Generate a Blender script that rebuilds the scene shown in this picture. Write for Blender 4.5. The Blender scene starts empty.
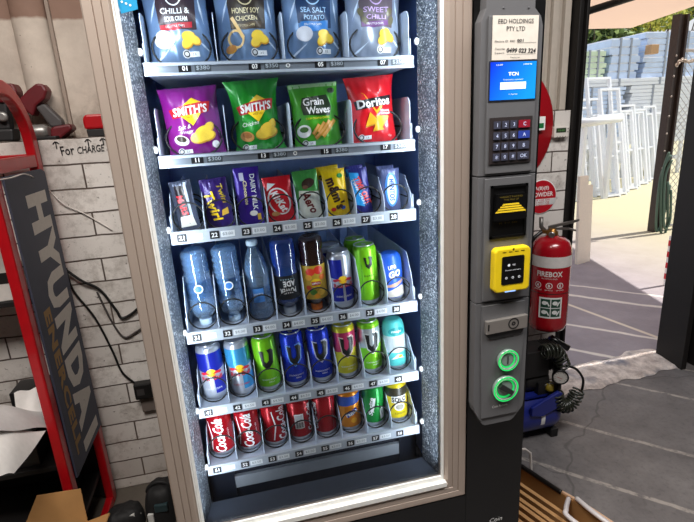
import bpy, bmesh, math, random
from mathutils import Vector, Matrix
R = random.Random(7)
sin, cos, pi = math.sin, math.cos, math.pi
SC = bpy.context.scene
COL = SC.collection

# ------------------------------------------------------------------ camera
FPX, YAW, PITCH, ROLL, EYE = 485.36, .222645, .279925, .056701, 1.55
_f = Vector((sin(YAW)*cos(PITCH), cos(YAW)*cos(PITCH), -sin(PITCH)))
_r = Vector((cos(YAW), -sin(YAW), 0)); _d = _f.cross(_r)
_R = cos(ROLL)*_r + sin(ROLL)*_d; _D = -sin(ROLL)*_r + cos(ROLL)*_d
cam = bpy.data.cameras.new('camera'); camo = bpy.data.objects.new('camera', cam); COL.objects.link(camo)
cam.sensor_fit = 'HORIZONTAL'; cam.sensor_width = 36; cam.lens = FPX/694*36; cam.clip_start = .02
camo.matrix_world = Matrix(((_R.x, -_D.x, -_f.x, 0), (_R.y, -_D.y, -_f.y, 0), (_R.z, -_D.z, -_f.z, EYE), (0, 0, 0, 1)))
SC.camera = camo
def ray(px, py): return _R*((px-347)/FPX) + _D*((py-261)/FPX) + _f
def aty(px, py, y):                       # survey helper: where a sight line meets the plane y
    v = ray(px, py); v = v*(y/v.y); return (v.x, v.z+EYE)
def atx(px, py, x):
    v = ray(px, py); v = v*(x/v.x); return (v.y, v.z+EYE)

# ------------------------------------------------------------------ materials
def lin(c):
    out = []
    for k in c:
        k = k/255
        out.append(k/12.92 if k <= .04045 else ((k+.055)/1.055)**2.4)
    return tuple(out)
_M = {}
def M(name, rgb=(128, 128, 128), rough=.5, metal=0, emit=0, var=.06, scale=30, alpha=1, bump=0, coat=0, trans=0):
    if name in _M: return _M[name]
    m = bpy.data.materials.new(name); m.use_nodes = True; _M[name] = m
    nt = m.node_tree; b = nt.nodes['Principled BSDF']
    c = lin(rgb)
    tc = nt.nodes.new('ShaderNodeTexCoord'); no = nt.nodes.new('ShaderNodeTexNoise')
    no.inputs['Scale'].default_value = scale; no.inputs['Detail'].default_value = 3
    nt.links.new(tc.outputs['Object'], no.inputs['Vector'])
    mx = nt.nodes.new('ShaderNodeMix'); mx.data_type = 'RGBA'
    mx.inputs[6].default_value = (*[k*(1-var*2) for k in c], 1)
    mx.inputs[7].default_value = (*[min(1, k*(1+var*2)) for k in c], 1)
    nt.links.new(no.outputs['Fac'], mx.inputs[0]); nt.links.new(mx.outputs[2], b.inputs['Base Color'])
    b.inputs['Roughness'].default_value = rough; b.inputs['Metallic'].default_value = metal
    b.inputs['Coat Weight'].default_value = coat; b.inputs['Alpha'].default_value = alpha
    b.inputs['Transmission Weight'].default_value = trans
    if emit:
        nt.links.new(mx.outputs[2], b.inputs['Emission Color']); b.inputs['Emission Strength'].default_value = emit
    if bump:
        bp = nt.nodes.new('ShaderNodeBump'); bp.inputs['Strength'].default_value = bump; bp.inputs['Distance'].default_value = .004
        nt.links.new(no.outputs['Fac'], bp.inputs['Height']); nt.links.new(bp.outputs[0], b.inputs['Normal'])
    return m
def F(name, rgb, rough=.35): return M('film_'+name, rgb, rough, var=.05, scale=60)     # printed film and paint
def glass_mat(name, tint, refl=1.0, dens=.0, milk=0, mcol=None):
    if name in _M: return _M[name]
    m = bpy.data.materials.new(name); m.use_nodes = True; _M[name] = m
    nt = m.node_tree; nt.nodes.clear()
    o = nt.nodes.new('ShaderNodeOutputMaterial'); t = nt.nodes.new('ShaderNodeBsdfTransparent'); t.inputs[0].default_value = (*tint, 1)
    g = nt.nodes.new('ShaderNodeBsdfGlossy'); g.inputs['Roughness'].default_value = .03
    fr = nt.nodes.new('ShaderNodeFresnel'); fr.inputs[0].default_value = 1.45
    mu = nt.nodes.new('ShaderNodeMath'); mu.operation = 'MULTIPLY_ADD'; mu.inputs[1].default_value = refl; mu.inputs[2].default_value = dens
    mx = nt.nodes.new('ShaderNodeMixShader')
    nt.links.new(fr.outputs[0], mu.inputs[0]); nt.links.new(mu.outputs[0], mx.inputs[0])
    nt.links.new(t.outputs[0], mx.inputs[1]); nt.links.new(g.outputs[0], mx.inputs[2]); nt.links.new(mx.outputs[0], o.inputs[0])
    if milk:
        df = nt.nodes.new('ShaderNodeBsdfDiffuse'); df.inputs[0].default_value = C4(mcol); m2 = nt.nodes.new('ShaderNodeMixShader'); m2.inputs[0].default_value = milk
        nt.links.new(t.outputs[0], m2.inputs[1]); nt.links.new(df.outputs[0], m2.inputs[2]); nt.links.new(m2.outputs[0], mx.inputs[1])
    return m
class NT:                                   # tiny node helper
    def __init__(s, name):
        s.m = bpy.data.materials.new(name); s.m.use_nodes = True; s.nt = s.m.node_tree; s.b = s.nt.nodes['Principled BSDF']
        s.tc = s.nt.nodes.new('ShaderNodeTexCoord')
    def n(s, t, **k):
        x = s.nt.nodes.new('ShaderNode'+t)
        for a, v in k.items(): setattr(x, a, v)
        return x
    def l(s, a, b): s.nt.links.new(a, b)
    def val(s, x, v):
        if hasattr(v, 'default_value') or hasattr(v, 'is_linked'): s.l(v, x)
        else: x.default_value = v
    def math(s, op, a, b=0, c=0, clamp=False):
        x = s.n('Math', operation=op, use_clamp=clamp); s.val(x.inputs[0], a); s.val(x.inputs[1], b); s.val(x.inputs[2], c); return x.outputs[0]
    def mix(s, f, a, b):
        x = s.n('Mix', data_type='RGBA'); s.val(x.inputs[0], f); s.val(x.inputs[6], a); s.val(x.inputs[7], b); return x.outputs[2]
    def noise(s, sc, det=4, rough=.5, vec=None):
        x = s.n('TexNoise'); x.inputs['Scale'].default_value = sc; x.inputs['Detail'].default_value = det; x.inputs['Roughness'].default_value = rough
        s.l(vec or s.tc.outputs['Object'], x.inputs['Vector']); return x.outputs['Fac']
    def ramp(s, f, lo, hi):
        x = s.n('MapRange'); x.inputs[1].default_value = lo; x.inputs[2].default_value = hi; s.l(f, x.inputs[0]); return x.outputs[0]
    def bump(s, h, st=.5, dist=.01):
        x = s.n('Bump'); x.inputs['Strength'].default_value = st; x.inputs['Distance'].default_value = dist; s.l(h, x.inputs['Height']); s.l(x.outputs[0], s.b.inputs['Normal'])
def C4(rgb): return (*lin(rgb), 1)

def brick_material():
    q = NT('white_painted_brick'); sep = q.n('SeparateXYZ'); q.l(q.tc.outputs['Object'], sep.inputs[0])
    cmb = q.n('CombineXYZ'); q.l(sep.outputs[0], cmb.inputs[0]); q.l(q.math('ADD', sep.outputs[2], .0445), cmb.inputs[1])
    wob = q.noise(7, 3); add = q.n('VectorMath', operation='MULTIPLY_ADD')
    w3 = q.n('CombineXYZ'); q.l(q.math('SUBTRACT', wob, .5), w3.inputs[1])
    add.inputs[1].default_value = (.02, .012, 0); q.l(w3.outputs[0], add.inputs[0]); q.l(cmb.outputs[0], add.inputs[2])
    br = q.n('TexBrick'); q.l(add.outputs[0], br.inputs['Vector'])
    for k, v in {'Scale': 1, 'Mortar Size': .0034, 'Mortar Smooth': .25, 'Brick Width': .27, 'Row Height': .0935, 'Bias': 0}.items(): br.inputs[k].default_value = v
    br.inputs['Color1'].default_value = C4((230, 224, 218)); br.inputs['Color2'].default_value = C4((208, 202, 196)); br.inputs['Mortar'].default_value = C4((84, 72, 66))
    dirt = q.ramp(q.noise(11, 7, .75), .50, .68); c = q.mix(q.math('MULTIPLY', dirt, .5), br.outputs['Color'], C4((112, 96, 84)))
    specks = q.ramp(q.noise(55, 4, .65), .655, .70); c = q.mix(q.math('MULTIPLY', specks, .7), c, C4((50, 42, 38)))
    low = q.math('MULTIPLY', q.ramp(sep.outputs[2], .5, 0), .35); c = q.mix(low, c, C4((140, 118, 100)))
    q.l(c, q.b.inputs['Base Color']); q.b.inputs['Roughness'].default_value = .75
    h = q.math('ADD', q.math('MULTIPLY', br.outputs['Fac'], -1), q.math('MULTIPLY', q.noise(60, 5, .7), .35)); q.bump(h, .8, .006)
    return q.m
def plaster_material():
    q = NT('two_tone_plaster'); sep = q.n('SeparateXYZ'); q.l(q.tc.outputs['Object'], sep.inputs[0])
    z = q.math('ADD', sep.outputs[2], q.math('MULTIPLY', q.noise(30, 2), .012))
    up = q.ramp(z, 1.988, 1.998)
    c = q.mix(q.ramp(q.noise(5, 6, .65), .35, .75), C4((205, 192, 178)), C4((168, 154, 142)))
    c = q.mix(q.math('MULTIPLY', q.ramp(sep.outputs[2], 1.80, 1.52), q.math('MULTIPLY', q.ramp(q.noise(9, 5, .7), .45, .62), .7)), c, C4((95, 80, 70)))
    c = q.mix(q.ramp(q.noise(60, 2), .73, .77), c, C4((80, 66, 58)))
    d = q.mix(q.noise(12, 5), C4((128, 100, 86)), C4((150, 120, 104)))
    c = q.mix(up, c, d); q.l(c, q.b.inputs['Base Color']); q.b.inputs['Roughness'].default_value = .8; q.bump(q.noise(50, 4), .3, .004)
    return q.m
def floor_material():
    q = NT('worn_concrete_floor'); sep = q.n('SeparateXYZ'); q.l(q.tc.outputs['Object'], sep.inputs[0])
    a = q.noise(5, 8, .65); b = q.noise(45, 5, .7)
    c = q.mix(q.ramp(a, .3, .7), C4((126, 122, 121)), C4((98, 94, 94)))
    c = q.mix(q.math('MULTIPLY', q.ramp(b, .5, .75), .5), c, C4((68, 64, 64)))
    u = q.math('ADD', q.math('MULTIPLY', sep.outputs[0], .73), q.math('MULTIPLY', sep.outputs[1], .683))
    u = q.math('ADD', u, q.math('MULTIPLY', q.noise(9, 4), .02))
    ln = None
    for p, w, s in ((2.015, .013, .75), (2.40, .013, .8), (2.935, .012, .9), (3.285, .012, .9), (3.62, .012, .8)):
        dd = q.math('ABSOLUTE', q.math('SUBTRACT', u, p)); k = q.math('MULTIPLY', q.ramp(dd, w, w*.6), s)
        ln = k if ln is None else q.math('MAXIMUM', ln, k)
    ln = q.math('MULTIPLY', ln, q.ramp(q.noise(22, 4, .7), .36, .56)); c = q.mix(ln, c, C4((176, 168, 160)))
    vo = q.n('TexVoronoi', feature='DISTANCE_TO_EDGE'); vo.inputs['Scale'].default_value = .8
    wv = q.n('VectorMath', operation='ADD'); nn = q.n('TexNoise'); nn.inputs['Scale'].default_value = 4; q.l(q.tc.outputs['Object'], nn.inputs['Vector'])
    sc_ = q.n('VectorMath', operation='SCALE'); sc_.inputs[3].default_value = .25; q.l(nn.outputs['Color'], sc_.inputs[0]); q.l(sc_.outputs[0], wv.inputs[0]); q.l(q.tc.outputs['Object'], wv.inputs[1]); q.l(wv.outputs[0], vo.inputs['Vector'])
    c = q.mix(q.math('MULTIPLY', q.ramp(vo.outputs['Distance'], .006, .002), .4), c, C4((52, 49, 48)))
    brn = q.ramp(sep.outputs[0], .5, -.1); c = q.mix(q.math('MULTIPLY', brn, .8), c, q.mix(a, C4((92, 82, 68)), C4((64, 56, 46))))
    q.l(c, q.b.inputs['Base Color']); q.b.inputs['Roughness'].default_value = .62; q.bump(b, .35, .004)
    return q.m
def stucco_material():
    q = NT('pebbled_aluminium'); v = q.n('TexVoronoi'); v.inputs['Scale'].default_value = 300; q.l(q.tc.outputs['Object'], v.inputs['Vector'])
    sp = q.n('SeparateColor'); q.l(v.outputs['Color'], sp.inputs[0]); k = q.ramp(sp.outputs[0], .35, .95); w = q.noise(7, 5, .6)
    c = q.mix(q.math('POWER', k, 2.6), C4((54, 61, 70)), C4((188, 192, 196))); c = q.mix(q.math('MULTIPLY', q.ramp(w, .38, .66), .5), c, C4((66, 74, 86)))
    q.l(c, q.b.inputs['Base Color']); q.b.inputs['Roughness'].default_value = .4; q.b.inputs['Metallic'].default_value = .35; q.bump(v.outputs['Distance'], .8, .003)
    return q.m

# ------------------------------------------------------------------ 2-D shapes
_T = {}
def rect(w, h): return ([(-w/2, -h/2), (w/2, -h/2), (w/2, h/2), (-w/2, h/2)], [(0, 1, 2, 3)])
def ell(a, b=None, n=20):
    b = b or a; return ([(a*cos(2*pi*i/n), b*sin(2*pi*i/n)) for i in range(n)], [tuple(range(n))])
def poly(p): return (list(p), [tuple(range(len(p)))])
def ring2(ro, ri, n=28):
    v = [(ro*cos(2*pi*i/n), ro*sin(2*pi*i/n)) for i in range(n)]+[(ri*cos(2*pi*i/n), ri*sin(2*pi*i/n)) for i in range(n)]
    return (v, [(i, (i+1) % n, n+(i+1) % n, n+i) for i in range(n)])
def txt(s, w=None, h=None, bold=0, shear=0):
    key = (s, bold, shear)
    if key not in _T:
        cu = bpy.data.curves.new('lettering', 'FONT'); cu.body = s; cu.shear = shear; cu.offset = bold; cu.resolution_u = 2; cu.space_character = 1+max(0, bold-.025)*4.6
        o = bpy.data.objects.new('lettering', cu); COL.objects.link(o); bpy.context.view_layer.update()
        me = bpy.data.meshes.new_from_object(o.evaluated_get(bpy.context.evaluated_depsgraph_get()))
        v = [(p.co.x, p.co.y) for p in me.vertices]; f = [tuple(p.vertices) for p in me.polygons]
        bpy.data.objects.remove(o); bpy.data.curves.remove(cu); bpy.data.meshes.remove(me)
        xs = [p[0] for p in v]; ys = [p[1] for p in v]
        _T[key] = (v, f, min(xs), max(xs), min(ys), max(ys))
    v, f, x0, x1, y0, y1 = _T[key]
    W, Hh = x1-x0, max(y1-y0, 1e-6)
    sx = (w/W) if w else (h/Hh); sy = (h/Hh) if h else sx
    return ([((p[0]-(x0+x1)/2)*sx, (p[1]-(y0+y1)/2)*sy) for p in v], f)

# ------------------------------------------------------------------ surfaces: f(x, y, eps) -> point
def flat(o, right=(1, 0, 0), up=(0, 0, 1)):
    o, r, u = Vector(o), Vector(right).normalized(), Vector(up).normalized(); n = r.cross(u)
    return lambda x, y, e: o+r*x+u*y+n*e
def cyl_surf(r, c=(0, 0, 0)):
    return lambda x, y, e: Vector((c[0]+(r+e)*sin(x/r), c[1]-(r+e)*cos(x/r), c[2]+y))
def bag_surf(w, h, t, seed=0, ear=.05):
    p1, p2, p3 = seed*1.7, seed*2.3+1, seed*.9
    def f(x, y, e, side=1):
        u = max(-1, min(1, 2*x/w)); v = max(0, min(1, y/h))
        pz = (max(0, sin(pi*v))**.55)*(max(0, 1-abs(u)**2.6)**.75)
        wr = .0035*(t/.08)*sin(9*u+p1+5*v)*sin(11*v+p2)*(.25+pz) + .003*(t/.08)*sin(23*u+p3)*(abs(2*v-1)**3)
        xx = x*(1+ear*((2*v-1)**4)-ear*.6*(1-(2*v-1)**2))
        return Vector((xx, -side*(t/2*pz+.0006+e)+wr, y))
    return f

class MB:
    def __init__(s): s.v = []; s.f = []; s.mi = []; s.sm = []; s.mats = []
    def mat(s, m):
        if m not in s.mats: s.mats.append(m)
        return s.mats.index(m)
    def add(s, vs, fs, m, smooth=False):
        o = len(s.v); k = s.mat(m); s.v += [tuple(p) for p in vs]
        for f in fs: s.f.append(tuple(i+o for i in f)); s.mi.append(k); s.sm.append(smooth)
        return s
    def box(s, x0, x1, y0, y1, z0, z1, m, T=None):
        vs = [Vector((x, y, z)) for x in (x0, x1) for y in (y0, y1) for z in (z0, z1)]
        if T: vs = [T @ p for p in vs]
        return s.add(vs, [(0, 1, 3, 2), (4, 6, 7, 5), (0, 4, 5, 1), (2, 3, 7, 6), (0, 2, 6, 4), (1, 5, 7, 3)], m)
    def prism(s, pts, surf, d0, d1, m, smooth=False):      # 2-D outline on a surface, from depth d0 to d1 along its normal
        n = len(pts); vs = [surf(x, y, d0) for x, y in pts]+[surf(x, y, d1) for x, y in pts]
        fs = [tuple(range(n-1, -1, -1)), tuple(range(n, 2*n))]+[(i, (i+1) % n, n+(i+1) % n, n+i) for i in range(n)]
        return s.add(vs, fs, m, smooth)
    def tube(s, path, r, m, n=8, closed=False, cap=True):
        P = [Vector(p) for p in path]; N = len(P); rr = r if isinstance(r, (list, tuple)) else [r]*N
        tan = []
        for i in range(N):
            a = P[(i-1) % N] if closed or i else P[0]; b = P[(i+1) % N] if closed or i < N-1 else P[-1]
            tan.append((b-a).normalized())
        ref = Vector((0, 0, 1)) if abs(tan[0].z) < .9 else Vector((1, 0, 0))
        u = tan[0].cross(ref).normalized(); vs = []
        for i in range(N):
            u = (u-tan[i]*u.dot(tan[i])).normalized(); w = tan[i].cross(u)
            vs += [P[i]+(u*cos(2*pi*k/n)+w*sin(2*pi*k/n))*rr[i] for k in range(n)]
        fs = []
        for i in range(N if closed else N-1):
            j = (i+1) % N
            fs += [(i*n+k, i*n+(k+1) % n, j*n+(k+1) % n, j*n+k) for k in range(n)]
        if cap and not closed: fs += [tuple(range(n-1, -1, -1)), tuple((N-1)*n+k for k in range(n))]
        return s.add(vs, fs, m, True)
    def lathe(s, prof, m, n=28, T=None, cap=True):         # prof: (r, z) or (r, z, material of the band above)
        vs = []; N = len(prof)
        for p in prof: vs += [Vector((p[0]*cos(2*pi*k/n), p[0]*sin(2*pi*k/n), p[1])) for k in range(n)]
        if T: vs = [T @ p for p in vs]
        o = len(s.v); s.v += [tuple(p) for p in vs]
        for i in range(N-1):
            mm = s.mat(prof[i][2] if len(prof[i]) > 2 and prof[i][2] else m)
            for k in range(n):
                s.f.append((o+i*n+k, o+i*n+(k+1) % n, o+(i+1)*n+(k+1) % n, o+(i+1)*n+k)); s.mi.append(mm); s.sm.append(True)
        if cap:
            for i, f in ((0, tuple(range(n-1, -1, -1))), (N-1, tuple((N-1)*n+k for k in range(n)))):
                if prof[i][0] > 1e-5: s.f.append(tuple(o+q for q in f)); s.mi.append(s.mat(m)); s.sm.append(False)
        return s
    def grid(s, fn, nu, nv, m, closed=False, smooth=True):
        vs = [fn(i/nu, j/nv) for j in range(nv+1) for i in range(nu+1)]
        return s.add(vs, [(j*(nu+1)+i, j*(nu+1)+i+1, (j+1)*(nu+1)+i+1, (j+1)*(nu+1)+i) for j in range(nv) for i in range(nu)], m, smooth)
    def dec(s, surf, geo, m, x=0, y=0, rot=0, e=.0006, sub=0):
        vs, fs = geo; c, k = cos(rot), sin(rot)
        vs = [(p[0]*c-p[1]*k+x, p[0]*k+p[1]*c+y) for p in vs]
        if sub:
            bm = bmesh.new(); bv = [bm.verts.new((p[0], p[1], 0)) for p in vs]
            for f in fs:
                try: bm.faces.new([bv[i] for i in f])
                except ValueError: pass
            bmesh.ops.triangulate(bm, faces=bm.faces[:])
            for _ in range(5):
                L = [q for q in bm.edges if q.calc_length() > sub]
                if not L: break
                bmesh.ops.subdivide_edges(bm, edges=L, cuts=1); bmesh.ops.triangulate(bm, faces=[f for f in bm.faces if len(f.verts) > 3])
            bm.verts.index_update(); vs = [(v.co.x, v.co.y) for v in bm.verts]; fs = [tuple(v.index for v in f.verts) for f in bm.faces]; bm.free()
        return s.add([surf(p[0], p[1], e) for p in vs], fs, m, bool(sub))
    def build(s, name, parent=None, loc=None, rot=None, bevel=0, shade=True):
        me = bpy.data.meshes.new(name); me.from_pydata(s.v, [], s.f); me.update()
        for m in s.mats: me.materials.append(m)
        me.polygons.foreach_set('material_index', s.mi); me.polygons.foreach_set('use_smooth', s.sm)
        o = bpy.data.objects.new(name, me); COL.objects.link(o)
        if parent: o.parent = parent
        if loc is not None: o.location = loc
        if rot is not None: o.rotation_euler = rot
        if bevel:
            b = o.modifiers.new('edge', 'BEVEL'); b.width = bevel; b.segments = 2; b.limit_method = 'ANGLE'; b.angle_limit = .6
        return o
def tag(o, label=None, cat=None, group=None, kind=None):
    for k, v in (('label', label), ('category', cat), ('group', group), ('kind', kind)):
        if v: o[k] = v
    return o
def empty(name, loc=(0, 0, 0), rot=(0, 0, 0)):
    o = bpy.data.objects.new(name, None); COL.objects.link(o); o.location = loc; o.rotation_euler = rot; o.empty_display_size = .05; return o
def struct(o): o['kind'] = 'structure'; return o
def copy_tree(o):
    c = o.copy(); COL.objects.link(c)
    for ch in list(o.children):
        d = ch.copy(); COL.objects.link(d); d.parent = c
    return c
def arc(c, r, a0, a1, n, ax=('x', 'z')):
    out = []
    for i in range(n+1):
        a = a0+(a1-a0)*i/n; p = {'x': c[0], 'y': c[1], 'z': c[2]}; p[ax[0]] += r*cos(a); p[ax[1]] += r*sin(a); out.append((p['x'], p['y'], p['z']))
    return out
def smooth_path(pts, k=6):                  # Catmull-Rom
    P = [Vector(p) for p in pts]; out = []
    for i in range(len(P)-1):
        a, b, c, d = P[max(i-1, 0)], P[i], P[i+1], P[min(i+2, len(P)-1)]
        for j in range(k):
            t = j/k; out.append(.5*((2*b)+(c-a)*t+(2*a-5*b+4*c-d)*t*t+(3*b-a-3*c+d)*t**3))
    return out+[P[-1]]

WHITE = F('white', (238, 238, 236)); BLACK = F('black', (14, 14, 16)); RED = F('red', (190, 18, 30)); YEL = F('yellow', (246, 206, 36))
CHROME = M('brushed_steel', (196, 196, 198), .28, 1); ALU = M('can_aluminium', (205, 208, 212), .3, .85)

# ================================================================== SETTING
WY = 2.05
brick = brick_material(); plaster = plaster_material(); floor_m = floor_material()
struct(MB().box(-2.6, 3.6, -2.6, 2.36, -.1, 0, floor_m).build('floor'))
struct(MB().box(-2.6, 3.6, -2.6, 2.36, 3.1, 3.2, M('ceiling_sheet', (150, 145, 138), .8)).build('ceiling'))
LZ = 1.545
w = MB(); w.box(-2.6, 1.572, WY, WY+.25, 0, LZ, brick); struct(w.build('wall_back', bevel=.004))
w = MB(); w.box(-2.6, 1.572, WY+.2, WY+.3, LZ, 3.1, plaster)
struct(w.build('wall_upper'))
# rounded pilaster on the upper wall
px0 = -.735
def pil(u, v):
    a = pi*u; zz = LZ+(3.1-LZ)*v; return Vector((px0+.062-.062*cos(a), WY+.2-.045*sin(a), zz))
p = MB(); p.grid(pil, 14, 12, plaster); p.box(px0+.128, px0+.140, WY+.185, WY+.2, LZ, 3.1, M('seam_timber', (150, 134, 122), .8))
struct(p.build('trim_1'))
p = MB()                                       # ribbed boards between machine and steel column
p.box(1.20, 1.572, WY+.06, WY+.2, LZ, 3.1, M('ribbed_board', (178, 168, 156), .8))
for i, xx in enumerate((1.33, 1.41, 1.475, 1.535)):
    p.box(xx, xx+.032, WY+.035, WY+.06, LZ, 3.1, M('ribbed_board', (178, 168, 156), .8))
struct(p.build('trim_2', bevel=.004))
struct(MB().box(-2.6, 3.6, -2.7, -2.6, 0, 3.1, M('dim_wall', (84, 80, 76), .9)).build('wall_front_blocker'))  # unseen wall, added behind the camera to block sky light; dark to cut bounce
struct(MB().box(-2.7, -2.6, -2.6, 2.3, 0, 3.1, M('dim_wall', (84, 80, 76), .9)).build('wall_left'))
struct(MB().box(3.6, 3.7, -2.6, 2.3, 0, 3.1, M('dim_wall', (84, 80, 76), .9)).build('wall_right'))
w = MB(); w.box(2.64, 3.6, 2.12, 2.30, 0, 3.1, brick); struct(w.build('wall_back_right'))
w = MB(); w.box(1.555, 2.64, WY+.02, 2.30, 2.55, 3.1, plaster); struct(w.build('wall_over_door'))
steel = M('black_steel', (26, 23, 22), .55, .3, bump=.1)
p = MB(); p.box(1.574, 1.588, WY-.01, WY+.17, 0, 3.1, steel); p.box(1.588, 1.612, WY+.01, WY+.02, 0, 3.1, steel); p.box(1.612, 1.626, WY-.01, WY+.17, 0, 3.1, steel)
struct(p.build('trim_3', bevel=.003))
p = MB(); p.box(2.50, 2.535, 2.10, 2.29, 0, 2.55, steel); p.box(2.535, 2.61, 2.17, 2.20, 0, 2.55, steel); p.box(2.61, 2.638, 2.10, 2.29, 0, 2.55, steel)
struct(p.build('trim_4', bevel=.003))
def sillp(u, v):
    x = 1.675+(2.55-1.675)*u; y = 2.075+.05*u+.012*sin(17*u)+.006*sin(41*u)+(.26+.01*sin(9*u))*v
    return Vector((x, y, .003+.018*(sin(pi*min(1, max(0, v)))**.5)+.004*sin(23*u+9*v)*sin(pi*v)))
sm = NT('broken_sill_concrete'); c = sm.mix(sm.ramp(sm.noise(16, 7, .7), .35, .65), C4((240, 228, 220)), C4((172, 158, 152))); c = sm.mix(sm.ramp(sm.noise(5, 3), .55, .7), c, C4((122, 122, 134)))
sm.l(c, sm.b.inputs['Base Color']); sm.b.inputs['Roughness'].default_value = .9; sm.bump(sm.noise(40, 6, .7), 1, .015)
struct(MB().grid(sillp, 60, 10, sm.m).build('trim_5'))

# ---- yard
q = NT('yard_concrete'); sp = q.n('SeparateXYZ'); q.l(q.tc.outputs['Object'], sp.inputs[0])
c = q.mix(q.ramp(q.noise(3, 7, .65), .3, .7), C4((158, 150, 156)), C4((136, 128, 134)))
u = q.math('ADD', q.math('MULTIPLY', sp.outputs[0], .73), q.math('MULTIPLY', sp.outputs[1], .683)); u = q.math('ADD', u, q.math('MULTIPLY', q.noise(5, 3), .05))
for pos, wd in ((3.28, .02), (3.70, .02), (4.35, .03), (4.62, .02)):
    k = q.ramp(q.math('ABSOLUTE', q.math('SUBTRACT', u, pos)), wd, wd*.5); c = q.mix(q.math('MULTIPLY', k, .8), c, C4((232, 224, 214)))
u2 = q.math('ADD', q.math('MULTIPLY', sp.outputs[0], .97), q.math('MULTIPLY', sp.outputs[1], .2)); k = q.ramp(q.math('ABSOLUTE', q.math('SUBTRACT', u2, 3.15)), .02, .01)
c = q.mix(q.math('MULTIPLY', k, .8), c, C4((232, 220, 200))); c = q.mix(q.ramp(sp.outputs[0], 3.4, 5.5), c, C4((176, 168, 138)))  # sunlit ground's warmer tone painted into the base colour past the awning shadow
q.l(c, q.b.inputs['Base Color']); q.b.inputs['Roughness'].default_value = .85; q.bump(q.noise(40, 5), .4, .005)
struct(MB().box(-6, 30, 2.36, 40, -.1, 0, q.m).build('ground'))

def part(mb, name, thing, bevel=0, label=None):
    o = mb.build(name, thing, loc=tuple(-k for k in thing.location), bevel=bevel)
    if label: o['label'] = label
    return o
X, Zu = (1, 0, 0), (0, 0, 1)
# ================================================================== VENDING MACHINE
MX0, MX1, MY, MB_Y, MH = -.239, .756, 1.10, 1.95, 1.93
GX0, GX1, GZ0, GZ1 = -.180, .506, .516, 1.875
vm = tag(empty('vending_machine', (.26, 1.5, 0)), 'tall black snack and drink vending machine with a beige framed glass front', 'vending machine')
black_shell = M('black_shell', (8, 8, 9), .35, var=.1)
liner_m = M('blue_liner', (128, 158, 214), .5, .1); stucco = stucco_material()
frame_m = M('beige_aluminium', (178, 162, 150), .42, .35, var=.04, scale=8)
m = MB()
m.box(MX0, -.205, 1.165, MB_Y, .03, MH, black_shell); m.box(.535, MX1, 1.165, MB_Y, .03, MH, black_shell)
m.box(-.205, .535, 1.79, MB_Y, .03, MH, black_shell); m.box(-.205, .535, 1.165, 1.79, 1.89, MH, black_shell); m.box(-.205, .535, 1.165, 1.79, .03, .40, black_shell)
part(m, 'cabinet', vm)
for fx in (-.19, .70):
    for fy in (1.2, 1.9): part(MB().lathe([(.02, 0), (.02, .012), (.012, .014), (.012, .03)], CHROME, 14, Matrix.Translation((fx, fy, 0))), 'foot', vm)
m = MB()
m.box(-.205, -.203, 1.20, 1.788, .40, 1.888, liner_m); m.box(.533, .535, 1.20, 1.788, .40, 1.888, liner_m)
m.box(-.203, .533, 1.786, 1.788, .40, 1.888, liner_m); m.box(-.203, .533, 1.20, 1.786, 1.886, 1.888, liner_m)
liner = part(m, 'liner', vm)
dark_liner = M('dark_chute', (20, 26, 40), .5)
m = MB(); m.box(-.203, .533, 1.175, 1.786, .402, .43, dark_liner); m.box(-.10, .44, 1.30, 1.312, .487, .527, M('grey_flap_rail', (165, 170, 178), .45, .2)); m.box(-.17, .50, 1.315, 1.33, .43, .56, dark_liner)
for xx in (-.10, .435): m.box(xx, xx+.005, 1.296, 1.302, .46, .56, dark_liner)
part(m, 'delivery_chute', vm)
# door frame: one extruded profile mitred round the glass
prof = [(-.002, 1.140), (0, 1.113), (.004, 1.110), (.007, 1.106), (.009, 1.103), (.020, 1.1020), (.0212, 1.1042), (.0224, 1.1015), (.036, 1.1005), (.0372, 1.1030), (.0384, 1.100), (.050, 1.0985), (.055, 1.0985), (.058, 1.102), (.059, 1.163)]
m = MB(); vs = []
for t, yy in prof: vs += [(GX0-t, yy, GZ0-t), (GX1+t*1.12, yy, GZ0-t), (GX1+t*1.12, yy, GZ1+t*.9), (GX0-t, yy, GZ1+t*.9)]
fs = [(i*4+k, i*4+(k+1) % 4, (i+1)*4+(k+1) % 4, (i+1)*4+k) for i in range(len(prof)-1) for k in range(4)]
m.add(vs, fs, frame_m); dframe = part(m, 'door_frame', vm)
m = MB(); gk = M('pale_gasket', (240, 240, 236), .5); vs = []
for t, yy in ((-.0065, 1.112), (0, 1.1105), (0, 1.118), (-.0065, 1.118)): zt_ = GZ0-t*2.4; vs += [(GX0-t, yy, zt_), (GX1+t, yy, zt_), (GX1+t, yy, GZ1), (GX0-t, yy, GZ1)]
m.add(vs, [(i*4+k, i*4+(k+1) % 4, ((i+1) % 4)*4+(k+1) % 4, ((i+1) % 4)*4+k) for i in range(4) for k in range(4)], gk); m.box(GX0-.004, GX1+.004, 1.0965, 1.112, GZ0-.011, GZ0+.003, gk); m.box(GX0-.0035, GX0-.0005, 1.106, 1.112, GZ0+.003, GZ1, gk); m.build('gasket', dframe)
pane = MB().add([(GX0, 1.122, GZ0), (GX1, 1.122, GZ0), (GX1, 1.122, GZ1), (GX0, 1.122, GZ1)], [(0, 1, 2, 3)], glass_mat('door_glass', (.97, .985, .99), .75)).build('glass_pane', dframe)
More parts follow.
